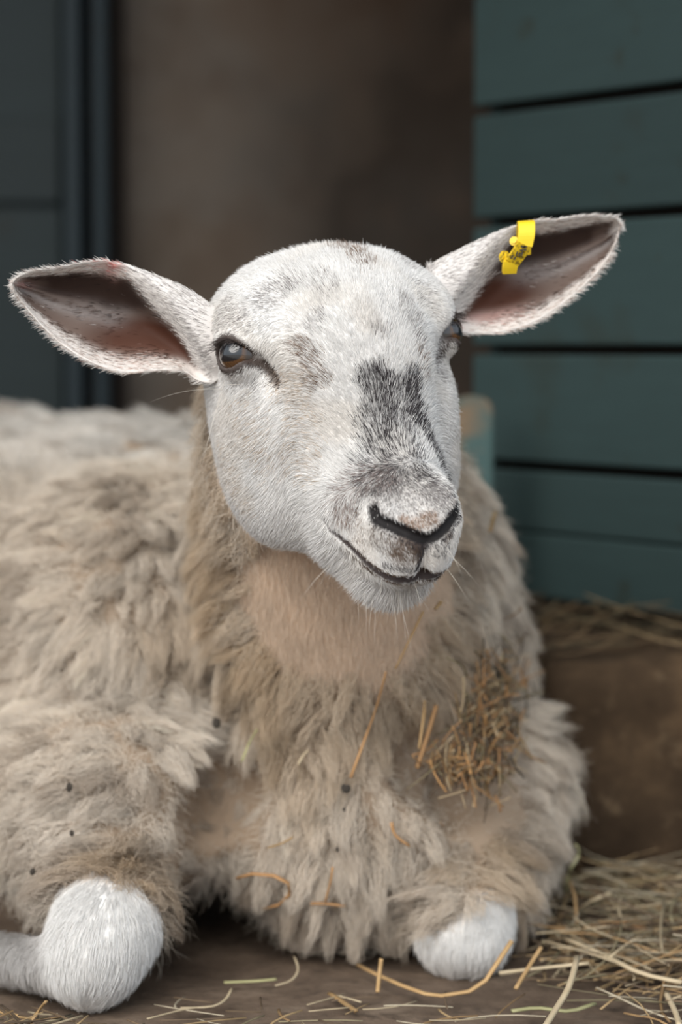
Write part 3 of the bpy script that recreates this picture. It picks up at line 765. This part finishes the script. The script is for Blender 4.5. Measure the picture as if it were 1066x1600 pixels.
def fleece(name, weight, nlock, per, radius, strand_r, k=8, seed=1, conv=.55, tuft=5):
    rng = np.random.default_rng(seed)
    P, N, f, g = roots(weight, nlock, rng)
    FLW = g(FLC[:, None])[:, 0]
    big = vnoise(P, 14.); mid = vnoise(P + 4, 34.)
    Ll = (.019 + .016 * big + .012 * mid) * (.65 + .6 * rng.random(nlock)) * (1 - .25 * sstep(-.12, -.25, P[:, 0])) * (.45 + .55 * sstep(.2, .95, FLW))
    nk = sstep(1.76, 1.66, P[:, 1]) * sstep(.16, .24, P[:, 2])                # neck wool sweeps back and sideways
    cd = np.minimum(polyline_dist(P.astype(np.float32), CR_L)[0], polyline_dist(P.astype(np.float32), CR_R)[0]); Ll = Ll * (.28 + .72 * sstep(.020, .050, cd))
    hol = np.linalg.norm((P - np.array([-.090, 1.69, .006])) / (.062, .11, .05), axis=1); Ll = Ll * (.4 + .6 * sstep(.8, 1.3, hol))
    flow = np.tile([-.10, .10, -1.], (nlock, 1)) * (1 - nk[:, None]) + np.c_[np.sign(P[:, 0] - .005) * .8, np.full(nlock, .7), np.full(nlock, -.75)] * nk[:, None]
    flank = sstep(-.10, -.25, P[:, 0])[:, None]; flow = flow * (1 - flank) + np.array([-.75, .35, -.55]) * flank
    flow = flow + 1.3 * np.stack([vnoise(P + i * 7, 13.) - .5 for i in range(3)], 1) + .9 * np.stack([vnoise(P + 40 + i * 7, 42.) - .5 for i in range(3)], 1)
    fl = nrm(flow - N * (flow * N).sum(1, keepdims=True))
    lift = .62 + .5 * (rng.random(nlock) - .5)
    # lock axis
    ax = np.empty((nlock, k, 3)); ax[:, 0] = P - N * .003; d = nrm(N * 1.0 + fl * .35)
    e1 = nrm(np.cross(N, fl)); ph = rng.random(nlock) * 6.28; amp = (.10 + .25 * rng.random(nlock))[:, None]
    for i in range(1, k):
        ax[:, i] = ax[:, i - 1] + d * (Ll / (k - 1))[:, None]
        d = nrm(d + fl * (.62 * (1 - lift))[:, None] + np.array([0, 0, -.10]) + e1 * amp * np.sin(ph + i * 1.7)[:, None] + N * amp * .5 * np.cos(ph + i * 1.7)[:, None])
    # several locks lean together into one tuft
    sup = rng.choice(nlock, max(nlock // tuft, 2), replace=False); kd = kdtree.KDTree(len(sup))
    for i, j in enumerate(sup): kd.insert(P[j], i)
    kd.balance(); own = np.array([sup[kd.find(p)[1]] for p in P])
    pull = (ax[own, -1] - ax[:, -1]); far_ = np.linalg.norm(pull, axis=1, keepdims=True); pull = pull * np.minimum(1, .030 / np.maximum(far_, 1e-6))
    ax = ax + pull[:, None] * (.50 * np.linspace(0, 1, k) ** 1.3)[None, :, None]
    e2 = nrm(np.cross(N, e1)); n = nlock * per; shade = rng.random(nlock)[own]
    a = rng.random((nlock, per)) * 6.28; r = np.sqrt(rng.random((nlock, per))) * (radius * (.75 + .5 * rng.random((nlock, 1))))
    off = e1[:, None] * (np.cos(a) * r)[..., None] + e2[:, None] * (np.sin(a) * r)[..., None]
    tt = np.linspace(0, 1, k)
    spread = 1.0 - conv * tt ** .9
    pts = ax[:, None] + off[:, :, None] * spread[None, None, :, None]
    w1 = rng.random((nlock, per, 1)) * 6.28; fr = 5 + 3 * rng.random((nlock, per, 1))
    cr = .0011 * np.sin(w1 + fr * tt * 2)[..., None] * e1[:, None, None] + .0011 * np.cos(w1 * 1.7 + fr * tt * 2)[..., None] * e2[:, None, None]
    pts = pts + cr * np.minimum(tt * 4, 1)[None, None, :, None] + rng.normal(0, .0009, pts.shape) * tt[None, None, :, None]
    ls = (.78 + .35 * rng.random((nlock, per)))                              # strands end at different heights
    pts = pts[:, :, :1] + (pts - pts[:, :, :1]) * ls[:, :, None, None]
    pts = pts.reshape(n, k, 3); pts[..., 2] = np.maximum(pts[..., 2], .002)
    # colour: cream, tan at the neck, dirt, painted-in fold shade and sky light
    tint = vnoise(P + 11, 11.); dirt = sstep(.60, .80, vnoise(P + 21, 38.))
    C = WOOL[None] * (.74 + .26 * rng.random((nlock, 1)) + .18 * shade[:, None])
    cool = sstep(.27, .37, P[:, 2])[:, None] * sstep(1.85, 2.0, P[:, 1])[:, None]
    C = C * (1 - .55 * cool) + C.mean(1, keepdims=True) * np.array([.90, .90, .88]) * .55 * cool  # cool sky light on the back painted into the wool
    warm = (1 - cool) * np.maximum(nk, .45 * tint)[:, None]
    C = C * (1 - .5 * warm) + C * np.array([1.0, .86, .68]) * .5 * warm
    C = C * (1 - .5 * dirt[:, None]) + np.array([.20, .13, .08]) * .5 * dirt[:, None]
    for c_, r_, k_, col_ in STAINS_SHADE:
        p_ = k_ * sstep(1.25, .4, np.linalg.norm(P - c_, axis=1) / r_ + .8 * (vnoise(P + 31, 50.) - .5))[:, None]; C = C * (1 - p_) + np.asarray(col_) * p_
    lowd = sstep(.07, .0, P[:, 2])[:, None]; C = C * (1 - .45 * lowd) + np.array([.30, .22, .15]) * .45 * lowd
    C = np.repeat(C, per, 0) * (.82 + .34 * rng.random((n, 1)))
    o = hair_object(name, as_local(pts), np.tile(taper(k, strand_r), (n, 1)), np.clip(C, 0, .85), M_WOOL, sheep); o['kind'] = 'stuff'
    return o
CRD = np.minimum(polyline_dist(BV.astype(np.float32), CR_L)[0], polyline_dist(BV.astype(np.float32), CR_R)[0]); FLC = FLC * (.30 + .70 * sstep(.030, .052, CRD))  # wool thinned in the folds so dark skin reads as shade
front = sstep(2.02, 1.92, BV[:, 1]) * sstep(-.62, -.3, FACING)
fleece('fleece', FLC * front, 7000, 34, .0095, .00019, seed=1, conv=.68)
fleece('fleece', FLC * (1 - front) * sstep(-.7, -.2, FACING) * sstep(2.9, 2.5, BV[:, 1]), 4800, 22, .0115, .00034, seed=2)
fleece('fleece', FLC * (1 - sstep(-.7, -.2, FACING)) * (1 - front), 1600, 14, .02, .0006, k=6, seed=3)
# ---- fine stray fibres over the locks
n = 70000; P, N, f, g = roots(FLC * front, n); fr_ = g(FLC[:, None])[:, 0]
fl_ = np.tile([-.1, .1, -1.], (n, 1)) + RNG.normal(0, .9, (n, 3))
ln = (.014 + .020 * RNG.random(n)) * (.4 + .6 * sstep(.2, .95, fr_))
pts = grow(P, N, fl_, ln, np.clip(.55 + .2 * RNG.normal(size=n), .2, .95), 7, curl=.28, droop=.05, jitter=.25)
pts[..., 2] = np.maximum(pts[..., 2], .002)
C = WOOL * np.array([1.05, 1.03, 1.0]) * (.75 + .4 * RNG.random((n, 1)))
for c_, r_, k_, col_ in STAINS_SHADE:
    p_ = k_ * sstep(1.25, .4, np.linalg.norm(P - c_, axis=1) / r_)[:, None]; C = C * (1 - p_) + np.asarray(col_) * p_
hair_object('stray_wool', as_local(pts), np.tile(taper(7, .00013), (n, 1)), np.clip(C, 0, .85), M_WOOL, sheep)['kind'] = 'stuff'
# ---- eyes
t = NT('sheep_eye'); tc = t.n.new('ShaderNodeTexCoord'); sp = t.n.new('ShaderNodeSeparateXYZ'); t.link(tc.outputs['Object'], sp.inputs[0])
def math_(t, op, a, b=None):
    m = t.n.new('ShaderNodeMath'); m.operation = op
    for i, x in enumerate((a, b)):
        if x is None: continue
        if isinstance(x, (int, float)): m.inputs[i].default_value = x
        else: t.link(x, m.inputs[i])
    return m.outputs[0]
X_, Y_, Z_ = sp.outputs
rr = math_(t, 'SQRT', math_(t, 'ADD', math_(t, 'MULTIPLY', X_, X_), math_(t, 'MULTIPLY', Y_, Y_)))
ang = math_(t, 'ARCTAN2', Y_, X_); cv = t.n.new('ShaderNodeCombineXYZ'); t.link(math_(t, 'MULTIPLY', ang, 9.), cv.inputs[0]); t.link(math_(t, 'MULTIPLY', rr, 180.), cv.inputs[1])
fib = t.noise(cv.outputs[0], 2.2, 3)
iris = t.ramp(fib, [(.3, (.030, .013, .005)), (.7, (.135, .060, .019))])
pe = math_(t, 'ADD', math_(t, 'POWER', math_(t, 'ABSOLUTE', math_(t, 'DIVIDE', X_, .0098)), 3.), math_(t, 'POWER', math_(t, 'ABSOLUTE', math_(t, 'DIVIDE', math_(t, 'ADD', Y_, .0022), .0078)), 3.))
pup = t.ramp(pe, [(.75, (1, 1, 1)), (1.0, (0, 0, 0))]); c = t.mix(pup, iris, (.006, .006, .008))
rim = t.ramp(math_(t, 'DIVIDE', rr, .0125), [(.78, (0, 0, 0)), (.9, (1, 1, 1))]); c = t.mix(rim, c, (.025, .015, .010))
t.b.inputs['Coat Weight'].default_value = 1; t.b.inputs['Coat Roughness'].default_value = .02; M_EYE = t.done(c, .25, .5)
for sg in (-1, 1):
    bm = bmesh.new(); bmesh.ops.create_uvsphere(bm, u_segments=48, v_segments=32, radius=EYE_R)
    for vt in bm.verts:
        if vt.co.z > .009: vt.co.z += (vt.co.z - .009) * .35             # cornea
    me = bpy.data.meshes.new('eye'); bm.to_mesh(me); bm.free(); me.materials.append(M_EYE)
    me.polygons.foreach_set('use_smooth', np.ones(len(me.polygons), bool))
    mir = np.array([sg, 1, 1]); ax = HR @ (EYE_AX * mir); tx = HR @ (EYE_T * mir); ty = np.cross(ax, tx)
    if (HR @ (EYE_B * mir)) @ ty < 0: tx = -tx; ty = np.cross(ax, tx)
    M4 = Matrix.Identity(4)
    for i in range(3): M4[i][0] = tx[i]; M4[i][1] = ty[i]; M4[i][2] = ax[i]; M4[i][3] = as_local(to_world(EYE_C * mir))[i]
    eo = link('eye', me, sheep); eo.matrix_local = M4; eo['label'] = 'glossy amber brown eye with dark pupil'
# ---- lashes and whiskers
S = []; R_ = []
for sg in (-1, 1):
    mir = np.array([sg, 1, 1])
    for i in range(90):
        tq = RNG.uniform(-.0115, .0115); bq = -(math.sqrt(.01344 ** 2 - tq ** 2) - .00494) - .0006
        p = EYE_C + EYE_AX * (math.sqrt(max(EYE_R ** 2 - tq ** 2 - bq ** 2, 1e-6)) + .0016) + EYE_T * (tq - .0015) + EYE_B * bq
        d = EYE_AX * .8 - EYE_T * RNG.uniform(.1, .7) - EYE_B * .05 + RNG.normal(0, .12, 3); ln = RNG.uniform(.006, .011)
        q = [p + d * ln * j / 4 + EYE_B * .30 * ln * (j / 4) ** 2 for j in range(5)]
        S.append(to_world(np.array(q) * mir)); R_.append(taper(5, .00012))
S = np.array(S); hair_object('eyelashes', as_local(S), np.array(R_), np.tile([.06, .045, .04], (len(S), 1)), M_HAIR, sheep)['kind'] = 'stuff'
S = []
for i in range(40):
    a = RNG.random()
    px = RNG.choice([0, 1, 2, 3], p=[.45, .2, .2, .15])
    q0 = {0: (RNG.uniform(530, 690), RNG.uniform(905, 940)), 1: (RNG.uniform(500, 540), RNG.uniform(860, 900)), 2: (RNG.uniform(660, 700), RNG.uniform(850, 890)), 3: (RNG.uniform(345, 400), RNG.uniform(590, 620))}[int(px)]
    p = to_world(on_head(*q0)); n_ = nrm(p - to_world(np.array([0, .12, -.06]))) if px < 3 else np.array([-.7, -.5, -.2])
    d = n_ + RNG.normal(0, .35, 3) + np.array([0, 0, -.3]); d = d / np.linalg.norm(d); ln = RNG.uniform(.012, .032) * (1.6 if px == 3 else 1)
    S.append([p + d * ln * j / 5 + np.array([0, 0, -1]) * .25 * ln * (j / 5) ** 2 for j in range(6)])
S = np.array(S); hair_object('whiskers', as_local(S), np.tile(taper(6, .00008), (len(S), 1)), np.tile([.72, .66, .58], (len(S), 1)), M_HAIR, sheep)['kind'] = 'stuff'
# ------------------------------------------------------------------ yellow ear tag
t = NT('yellow_plastic'); M_YEL = t.done((.80, .54, .02), .4, .4)
t = NT('yellow_tag_print'); M_PRINT = t.done((.03, .025, .015), .6, .3)
t = NT('grubby_yellow'); v = t.coords(); a = t.noise(v, 420, 3)
M_GRUB = t.done(t.mix(t.ramp(a, [(.5, (0, 0, 0)), (.62, (1, 1, 1))]), (.70, .46, .015), (.20, .13, .01)), .5, .35)
tg = empty('ear_tag', tuple(at(822, 352, 1.572)))
tag(tg, 'yellow plastic strap ear tag looped over the top of the ear', 'ear tag')
T0 = at(822, 352, 1.572)
def strap(name, path, width, thick, mat, bev=.0004):
    """flat band swept along points (px, py, Y, half width px)"""
    pts = catmull([at(p[0], p[1], p[2]) for p in path], 26); n = len(pts)
    wd = np.interp(np.linspace(0, 1, n), np.linspace(0, 1, len(path)), [p[3] for p in path])
    tan = nrm(np.gradient(pts, axis=0)); side = nrm(np.tile([1., .12, .08], (n, 1))); side = nrm(side - tan * (side * tan).sum(1, keepdims=True)); nn = np.cross(tan, side)
    V = []; F = []
    prof = [(-1, -.6), (-.96, -1), (.96, -1), (1, -.6), (1, .6), (.96, 1), (-.96, 1), (-1, .6)]
    for i in range(n):
        for a, b in prof: V.append(pts[i] + side[i] * a * wd[i] + nn[i] * b * thick / 2 - T0)
    m = len(prof)
    for i in range(n - 1):
        for j in range(m): F.append((i * m + j, i * m + (j + 1) % m, (i + 1) * m + (j + 1) % m, (i + 1) * m + j))
    F.append(tuple(range(m))[::-1]); F.append(tuple((n - 1) * m + j for j in range(m)))
    me = pymesh(name, V, F, mat, smooth=False)
    b = bmesh.new(); b.from_mesh(me); bmesh.ops.recalc_face_normals(b, faces=b.faces[:]); b.to_mesh(me); b.free()
    return link(name, me, tg)
YE = 1.572
lp = strap('loop', [(818, 398, YE + .020, .0048), (819, 366, YE + .014, .0050), (820, 350, YE + .008, .0052), (822, 346.5, YE, .0054), (823, 351, YE - .007, .0055), (823, 366, YE - .010, .0054), (820, 384, YE - .010, .0050)], 0, .0016, M_YEL)
bd = strap('printed_panel', [(820, 382, YE - .0102, .0050), (812, 394, YE - .0085, .0050), (801, 410, YE - .0060, .0049)], 0, .0026, M_GRUB)
ft = strap('foot', [(799, 409, YE - .0060, .0050), (797, 417, YE - .0045, .0050), (796, 426, YE - .0020, .0046)], 0, .0030, M_YEL)
def disc(name, c, r, h, mat, nrmv, parent):
    bm = bmesh.new(); bmesh.ops.create_cone(bm, cap_ends=True, segments=24, radius1=r, radius2=r, depth=h)
    bmesh.ops.bevel(bm, geom=[e for e in bm.edges if len(e.link_faces) == 2 and e.calc_face_angle() > .8], offset=h * .3, segments=2, affect='EDGES')
    q = Vector((0, 0, 1)).rotation_difference(Vector(nrmv)).to_matrix().to_4x4(); bmesh.ops.transform(bm, matrix=Matrix.Translation(Vector(c)) @ q, verts=bm.verts)
    me = bpy.data.meshes.new(name); bm.to_mesh(me); bm.free(); me.materials.append(mat); return link(name, me, parent)
disc('button', at(804, 377, YE - .0060) - T0, .0030, .0040, M_YEL, (-.3, -1, .2), tg)
disc('lug', at(788, 401, YE - .0030) - T0, .0038, .0050, M_GRUB, (-.8, -.6, .1), tg)
# worn print on the panel, small strokes
def prints():
    V = []; F = []
    def stroke(a, b, w):
        A, B = at(*a, YE - .0122), at(*b, YE - .0122); d = nrm(B - A); s_ = nrm(np.cross(d, [0, 1, 0])) * w; k = len(V)
        for p in (A - s_, B - s_, B + s_, A + s_): V.append(p + np.array([0, 0, 0]) - T0)
        for p in (A - s_, B - s_, B + s_, A + s_): V.append(p + np.array([0, .0016, 0]) - T0)
        F.extend([(k, k + 1, k + 2, k + 3), (k + 7, k + 6, k + 5, k + 4)] + [(k + i, k + 4 + i, k + 4 + (i + 1) % 4, k + (i + 1) % 4) for i in range(4)])
    for a, b in [((814, 384), (821, 386)), ((816, 387), (824, 385)), ((813, 391), (823, 390)), ((809, 393), (807, 399)), ((813, 394), (811, 401)), ((817, 393), (815, 400)), ((802, 399), (799, 404)), ((806, 401), (803, 406))]: stroke(a, b, .00045)
    return link('print', pymesh('print', V, F, M_PRINT, smooth=False), bd)
prints()

# ------------------------------------------------------------------ straw
def straw_mat(name, c1, c2):
    t = NT(name); oi = t.n.new('ShaderNodeObjectInfo'); v = t.coords('Object', (1, 1, 1)); a = t.noise(v, 90, 3)
    c = t.mix(a, c1, c2); hv = t.n.new('ShaderNodeHueSaturation'); mr = t.n.new('ShaderNodeMapRange'); mr.inputs[3].default_value = .65; mr.inputs[4].default_value = 1.2
    t.link(oi.outputs['Random'], mr.inputs[0]); t.link(mr.outputs[0], hv.inputs['Value']); t.link(c, hv.inputs['Color']); return t.done(hv.outputs['Color'], .6, .3)
M_STRAW = straw_mat('golden_straw', (.34, .20, .08), (.48, .32, .16))
M_STRAWP = straw_mat('pale_straw', (.40, .31, .19), (.54, .44, .30))
M_STRAWO = straw_mat('orange_straw', (.34, .17, .065), (.45, .26, .12))
M_STRAWG = straw_mat('green_hay', (.27, .26, .12), (.38, .35, .19))
def tube(pts, r, sides=5, flat=.6):
    pts = np.asarray(pts, float); n = len(pts); tan = nrm(np.gradient(pts, axis=0)); up = np.tile([.02, -.3, 1.], (n, 1)); s = nrm(np.cross(tan, up)); u = np.cross(s, tan)
    V = []; F = []; rr_ = np.broadcast_to(r, (n,))
    for i in range(n):
        for k in range(sides):
            a = 2 * math.pi * k / sides; V.append(pts[i] + s[i] * math.cos(a) * rr_[i] + u[i] * math.sin(a) * rr_[i] * flat)
    for i in range(n - 1):
        for k in range(sides): F.append((i * sides + k, i * sides + (k + 1) % sides, (i + 1) * sides + (k + 1) % sides, (i + 1) * sides + k))
    F.append(tuple(range(sides))[::-1]); F.append(tuple((n - 1) * sides + k for k in range(sides)))
    return np.array(V), F
def straw_thing(pts, r, mat, label, group=None, name='straw_stalk'):
    pts = np.asarray(pts, float); base = pts.mean(0)
    V, F = tube(pts - base, r)
    o = link(name, pymesh(name, V, F, mat)); o.location = base
    return tag(o, label, 'straw', group)
def ground(px, py, z=.003):
    """point on the floor under a photo pixel"""
    c, s = math.cos(PITCH), math.sin(PITCH); u = (800 - py) / FPX
    d = np.array([(px - 533) / FPX, c + u * s, -s + u * c]); k = (z - HC) / d[2]; return np.array([0, 0, HC]) + d * k
def floor_path(pp): return [ground(x, y, z) for x, y, z in pp]
# the stalks one can pick out on the floor (photo position, height)
FLOOR = [
 ([(560, 1508, .006), (600, 1528, .006), (655, 1550, .005), (690, 1556, .004), (745, 1545, .006), (770, 1515, .018), (800, 1470, .035)], .0019, M_STRAW, 'long golden bent straw on the floor in front of the right foreleg'),
 ([(848, 1610, .008), (870, 1575, .014), (890, 1540, .022), (902, 1495, .030)], .0022, M_STRAWP, 'thick pale straw standing highest out of the heap at lower right'),
 ([(806, 1545, .010), (830, 1505, .020), (846, 1480, .028)], .0016, M_STRAW, 'short upright straw at the left edge of the lower right heap'),
 ([(590, 1550, .004), (593, 1522, .012), (596, 1498, .022)], .0016, M_STRAW, 'single straw standing upright below the middle of the chest'),
 ([(515, 1552, .003), (545, 1572, .003), (556, 1580, .003)], .0020, M_STRAW, 'short golden straw lying on bare floor below the chest'),
 ([(330, 1572, .004), (285, 1578, .004), (230, 1592, .004)], .0009, M_STRAWP, 'pale straw lying beside the white left foreleg'),
 ([(282, 1575, .004), (330, 1573, .004), (352, 1562, .005), (362, 1545, .008)], .0011, M_STRAWP, 'pale hooked straw on the dark floor right of the left foreleg'),
 ([(350, 1535, .003), (400, 1533, .003), (432, 1530, .003)], .0013, M_STRAWG, 'flat dull straw lying under the chest in shadow'),
 ([(430, 1540, .004), (455, 1532, .006), (466, 1515, .010), (460, 1495, .014)], .0010, M_STRAWP, 'curled pale straw under the wool at the bottom of the chest'),
 ([(45, 1602, .006), (60, 1580, .014), (72, 1565, .022)], .0016, M_STRAW, 'golden straw sticking up before the left foreleg at lower left'),
 ([(0, 1580, .006), (30, 1588, .006), (65, 1592, .006)], .0018, M_STRAW, 'straw lying flat in the lower left corner'),
 ([(855, 1448, .012), (905, 1450, .014), (960, 1440, .014), (1010, 1452, .012)], .0018, M_STRAWO, 'reddish straw lying along the foot of the step'),
 ([(880, 1465, .014), (940, 1490, .016), (1000, 1520, .014), (1066, 1535, .012)], .0022, M_STRAWP, 'long pale straw crossing the heap towards the right edge'),
 ([(780, 1520, .008), (850, 1512, .012), (920, 1505, .014)], .0016, M_STRAWP, 'thin pale straw lying level across the lower right heap'),
 ([(800, 1580, .006), (840, 1575, .006), (890, 1580, .006), (930, 1568, .006)], .0018, M_STRAWG, 'greenish straw lying on the floor in front of the heap'),
 ([(1040, 1550, .006), (1055, 1580, .006), (1062, 1602, .006)], .0020, M_STRAWP, 'short pale straw in the lower right corner'),
 ([(905, 1420, .020), (930, 1405, .030), (955, 1395, .034)], .0018, M_STRAWP, 'short pale straw raised against the step face'),
 ([(885, 1395, .030), (890, 1360, .05), (905, 1335, .06), (900, 1320, .068)], .0016, M_STRAWG, 'curved dull straw standing between the sheep and the step'),
]
for pp, r, m, lab in FLOOR: straw_thing(catmull(floor_path(pp), 9), r, m, lab)
# skin of the fleece: nearest wool surface along a pixel ray
def on_body_many(pp, out): return march(body_sdf, pp, out)
def on_body(px, py, out=.018): return on_body_many([(px, py)], out)[0]
FLEECE_STRAW = [
 ([(548, 1215), (572, 1150), (590, 1100), (603, 1050)], .0013, M_STRAWO, 'long thin straw caught upright in the middle of the chest wool', .022),
 ([(618, 1045), (640, 1000), (662, 955)], .0013, M_STRAW, 'thin straw hanging below the chin on the throat', .016),
 ([(652, 1200), (668, 1150), (682, 1102)], .0020, M_STRAWO, 'thick orange straw in the chest wool beside the hay clump', .026),
 ([(655, 1170), (662, 1120), (664, 1095)], .0013, M_STRAW, 'shorter straw leaning left of the thick orange one', .024),
 ([(644, 1180), (668, 1172), (684, 1155)], .0012, M_STRAWO, 'small straw crossing behind the thick orange one', .022),
 ([(680, 952), (690, 940)], .0018, M_STRAW, 'tiny golden straw tip in wool right of the chin', .024),
 ([(378, 1190), (390, 1160), (402, 1140)], .0014, M_STRAWG, 'pale greenish straw in the wool at the left of the chest', .024),
 ([(370, 1372), (400, 1365), (440, 1372), (455, 1390), (440, 1412), (412, 1420)], .0022, M_STRAWO, 'curled orange straw in the wool low on the chest', .026),
 ([(486, 1412), (508, 1412), (540, 1416)], .0020, M_STRAWO, 'orange straw lying level low in the middle of the chest', .026),
 ([(508, 1410), (516, 1380), (520, 1355)], .0014, M_STRAWO, 'thin orange straw rising from the level one', .026),
 ([(418, 1325), (440, 1318), (458, 1308)], .0014, M_STRAW, 'small golden straw on the lower left of the chest lobe', .026),
 ([(612, 1285), (618, 1305), (640, 1322)], .0018, M_STRAWO, 'short orange straw in the wool right of the chest middle', .026),
 ([(466, 1195), (474, 1180), (482, 1172)], .0012, M_STRAWP, 'faint pale straw fragment in the upper chest wool', .024),
 ([(766, 830), (774, 800)], .0020, M_STRAW, 'short straw sticking out of the right shoulder wool', .022),
 ([(862, 1000), (850, 985), (846, 966)], .0012, M_STRAWP, 'pale curled straw on the right shoulder edge', .026),
]
for pp, r, m, lab, out in FLEECE_STRAW: straw_thing(catmull(on_body_many(pp, out - .004), 7), r * .85, m, lab)
# dark specks of dirt caught in the wool
M_SPECK = NT('dark_dirt').done((.05, .042, .035), .9, .1)
SP = [(541, 1232, .0050, 'dark leaf fragment in the middle of the chest wool'), (338, 1130, .0060, 'largest dark dirt clot in the wool at left of the chest'), (527, 1327, .0032, 'small dark dirt speck low on the chest'),
      (50, 1362, .0034, 'dark dirt speck on the flank above the left foreleg'), (112, 1302, .0032, 'dark dirt speck on the flank near the chest fold'), (108, 1228, .0050, 'brown dirt clot on the left flank'), (538, 1265, .0022, 'tiny dark speck under the chest leaf fragment')]
for x, y, r, lab in SP:
    bm = bmesh.new(); bmesh.ops.create_icosphere(bm, subdivisions=3, radius=r * .75)
    for v_ in bm.verts: v_.co *= .35 + 1.2 * float(vnoise(np.array(v_.co)[None] + r * 31 + x, .9 / r)[0]); v_.co.y *= .4; v_.co.x *= .7
    me = bpy.data.meshes.new('dirt_speck'); bm.to_mesh(me); bm.free(); me.materials.append(M_SPECK)
    o = link('dirt_speck', me); me.polygons.foreach_set('use_smooth', np.ones(len(me.polygons), bool)); o.location = on_body(x, y, .020); tag(o, lab, 'dirt')
# loose hay nobody could count: one mesh each
def hay(name, label, cat, centres, rmin, rmax, lmin, lmax, cols, flatten=1., seed=4, parent=None):
    rng = np.random.default_rng(seed); V = []; F = []; C = []; k = 0
    for c, spread, dirv in centres:
        ln = rng.uniform(lmin, lmax); th = rng.uniform(0, 6.28); d = np.array([math.cos(th), math.sin(th) * .8, rng.normal(0, .25) * flatten]) if dirv is None else np.asarray(dirv) + rng.normal(0, .5, 3)
        d = d / np.linalg.norm(d); b = rng.normal(0, .25, 3) * (1, 1, .4 * flatten)
        p = np.asarray(c) + np.array([(i / 4 - .5) * ln * d + b * ln * ((i / 4 - .5) ** 2) for i in range(5)])
        if parent is None: p[:, 2] = np.maximum(p[:, 2], spread)
        v, f = tube(p, rng.uniform(rmin, rmax), 4, .55); V.append(v); F += [tuple(i + k for i in q) for q in f]; k += len(v)
        C.append(np.tile(np.asarray(cols[rng.integers(len(cols))]) * rng.uniform(.6, 1.15), (len(v), 1)))
    me = pymesh(name, np.concatenate(V), F, attr_mat(name + '_blades', 'hcol', .65, .25)); vcol(me, 'hcol', np.concatenate(C))
    return tag(link(name, me), label, cat, None, 'stuff')
HC_ = [(.48, .33, .17), (.54, .43, .28), (.40, .25, .12), (.30, .25, .15), (.60, .51, .37), (.22, .15, .09), (.16, .11, .07)]
rg = np.random.default_rng(11)
HCD = [tuple(.72 * x for x in c) for c in HC_]
cen = []
for i in range(1400):
    x = rg.uniform(.135, .44); y = rg.uniform(1.50, 1.88); h = .036 * sstep(.11, .20, x) * sstep(1.50, 1.74, y) * sstep(1.92, 1.84, y)
    if rg.random() > sstep(.09, .20, x + .40 * (y - 1.62)) * (.25 + .75 * sstep(1.53, 1.66, y)): continue
    cen.append((np.array([x, y, .003 + h * rg.random()]), .0015, None))
hay('loose_straw', 'loose straw litter heaped on the floor at the foot of the step', 'straw', cen, .0005, .0013, .03, .10, HCD, .6, 5)
cen = [(np.array([rg.uniform(-.13, .11), rg.uniform(1.46, 1.56), .0035]), .0012, None) for i in range(46)]
hay('straw_litter', 'thin scatter of straw bits on the bare floor in front of the chest', 'straw', cen, .0005, .0011, .02, .06, HCD, .2, 9)
cen = [(np.array([rg.uniform(-.30, -.165), rg.uniform(1.44, 1.50), .004 + .010 * rg.random()]), .0012, None) for i in range(80)]
hay('straw_litter', 'small drift of straw in front of the left foreleg at lower left', 'straw', cen, .0005, .0012, .02, .07, HCD, .5, 10)
cen = [(np.array([rg.uniform(.17, .60), rg.uniform(1.94, 2.40), .186 + .030 * rg.random() ** 2]), .182, None) for i in range(380)]
hay('ledge_hay', 'dry hay scattered on top of the step under the door', 'hay', cen, .0006, .0012, .03, .10, [(.16, .105, .055), (.22, .155, .085), (.11, .075, .04), (.13, .105, .06)], 1., 6)
cen = []
pp = []
for i in range(420):
    q = rg.normal(0, 1, 2); px, py = 772 + q[0] * 25 - (q[1] * 8), 1122 + q[1] * 56
    if i % 5 == 0: px, py = 715 + rg.normal() * 26, 1200 + rg.normal() * 12
    pp.append((px, py))
for c in on_body_many(pp, .018 + .010 * rg.random(len(pp))): cen.append((c, 0, (rg.normal() * .5, -.1, rg.choice([-1, 1]) * .8)))
hay('hay_clump', 'matted clump of hay caught in the wool of the right shoulder', 'hay', cen, .0004, .0010, .008, .034, [(.46, .25, .10), (.40, .21, .09), (.30, .19, .09), (.50, .37, .22), (.20, .16, .09), (.10, .075, .05), (.13, .09, .06)], 1., 8, parent=1)
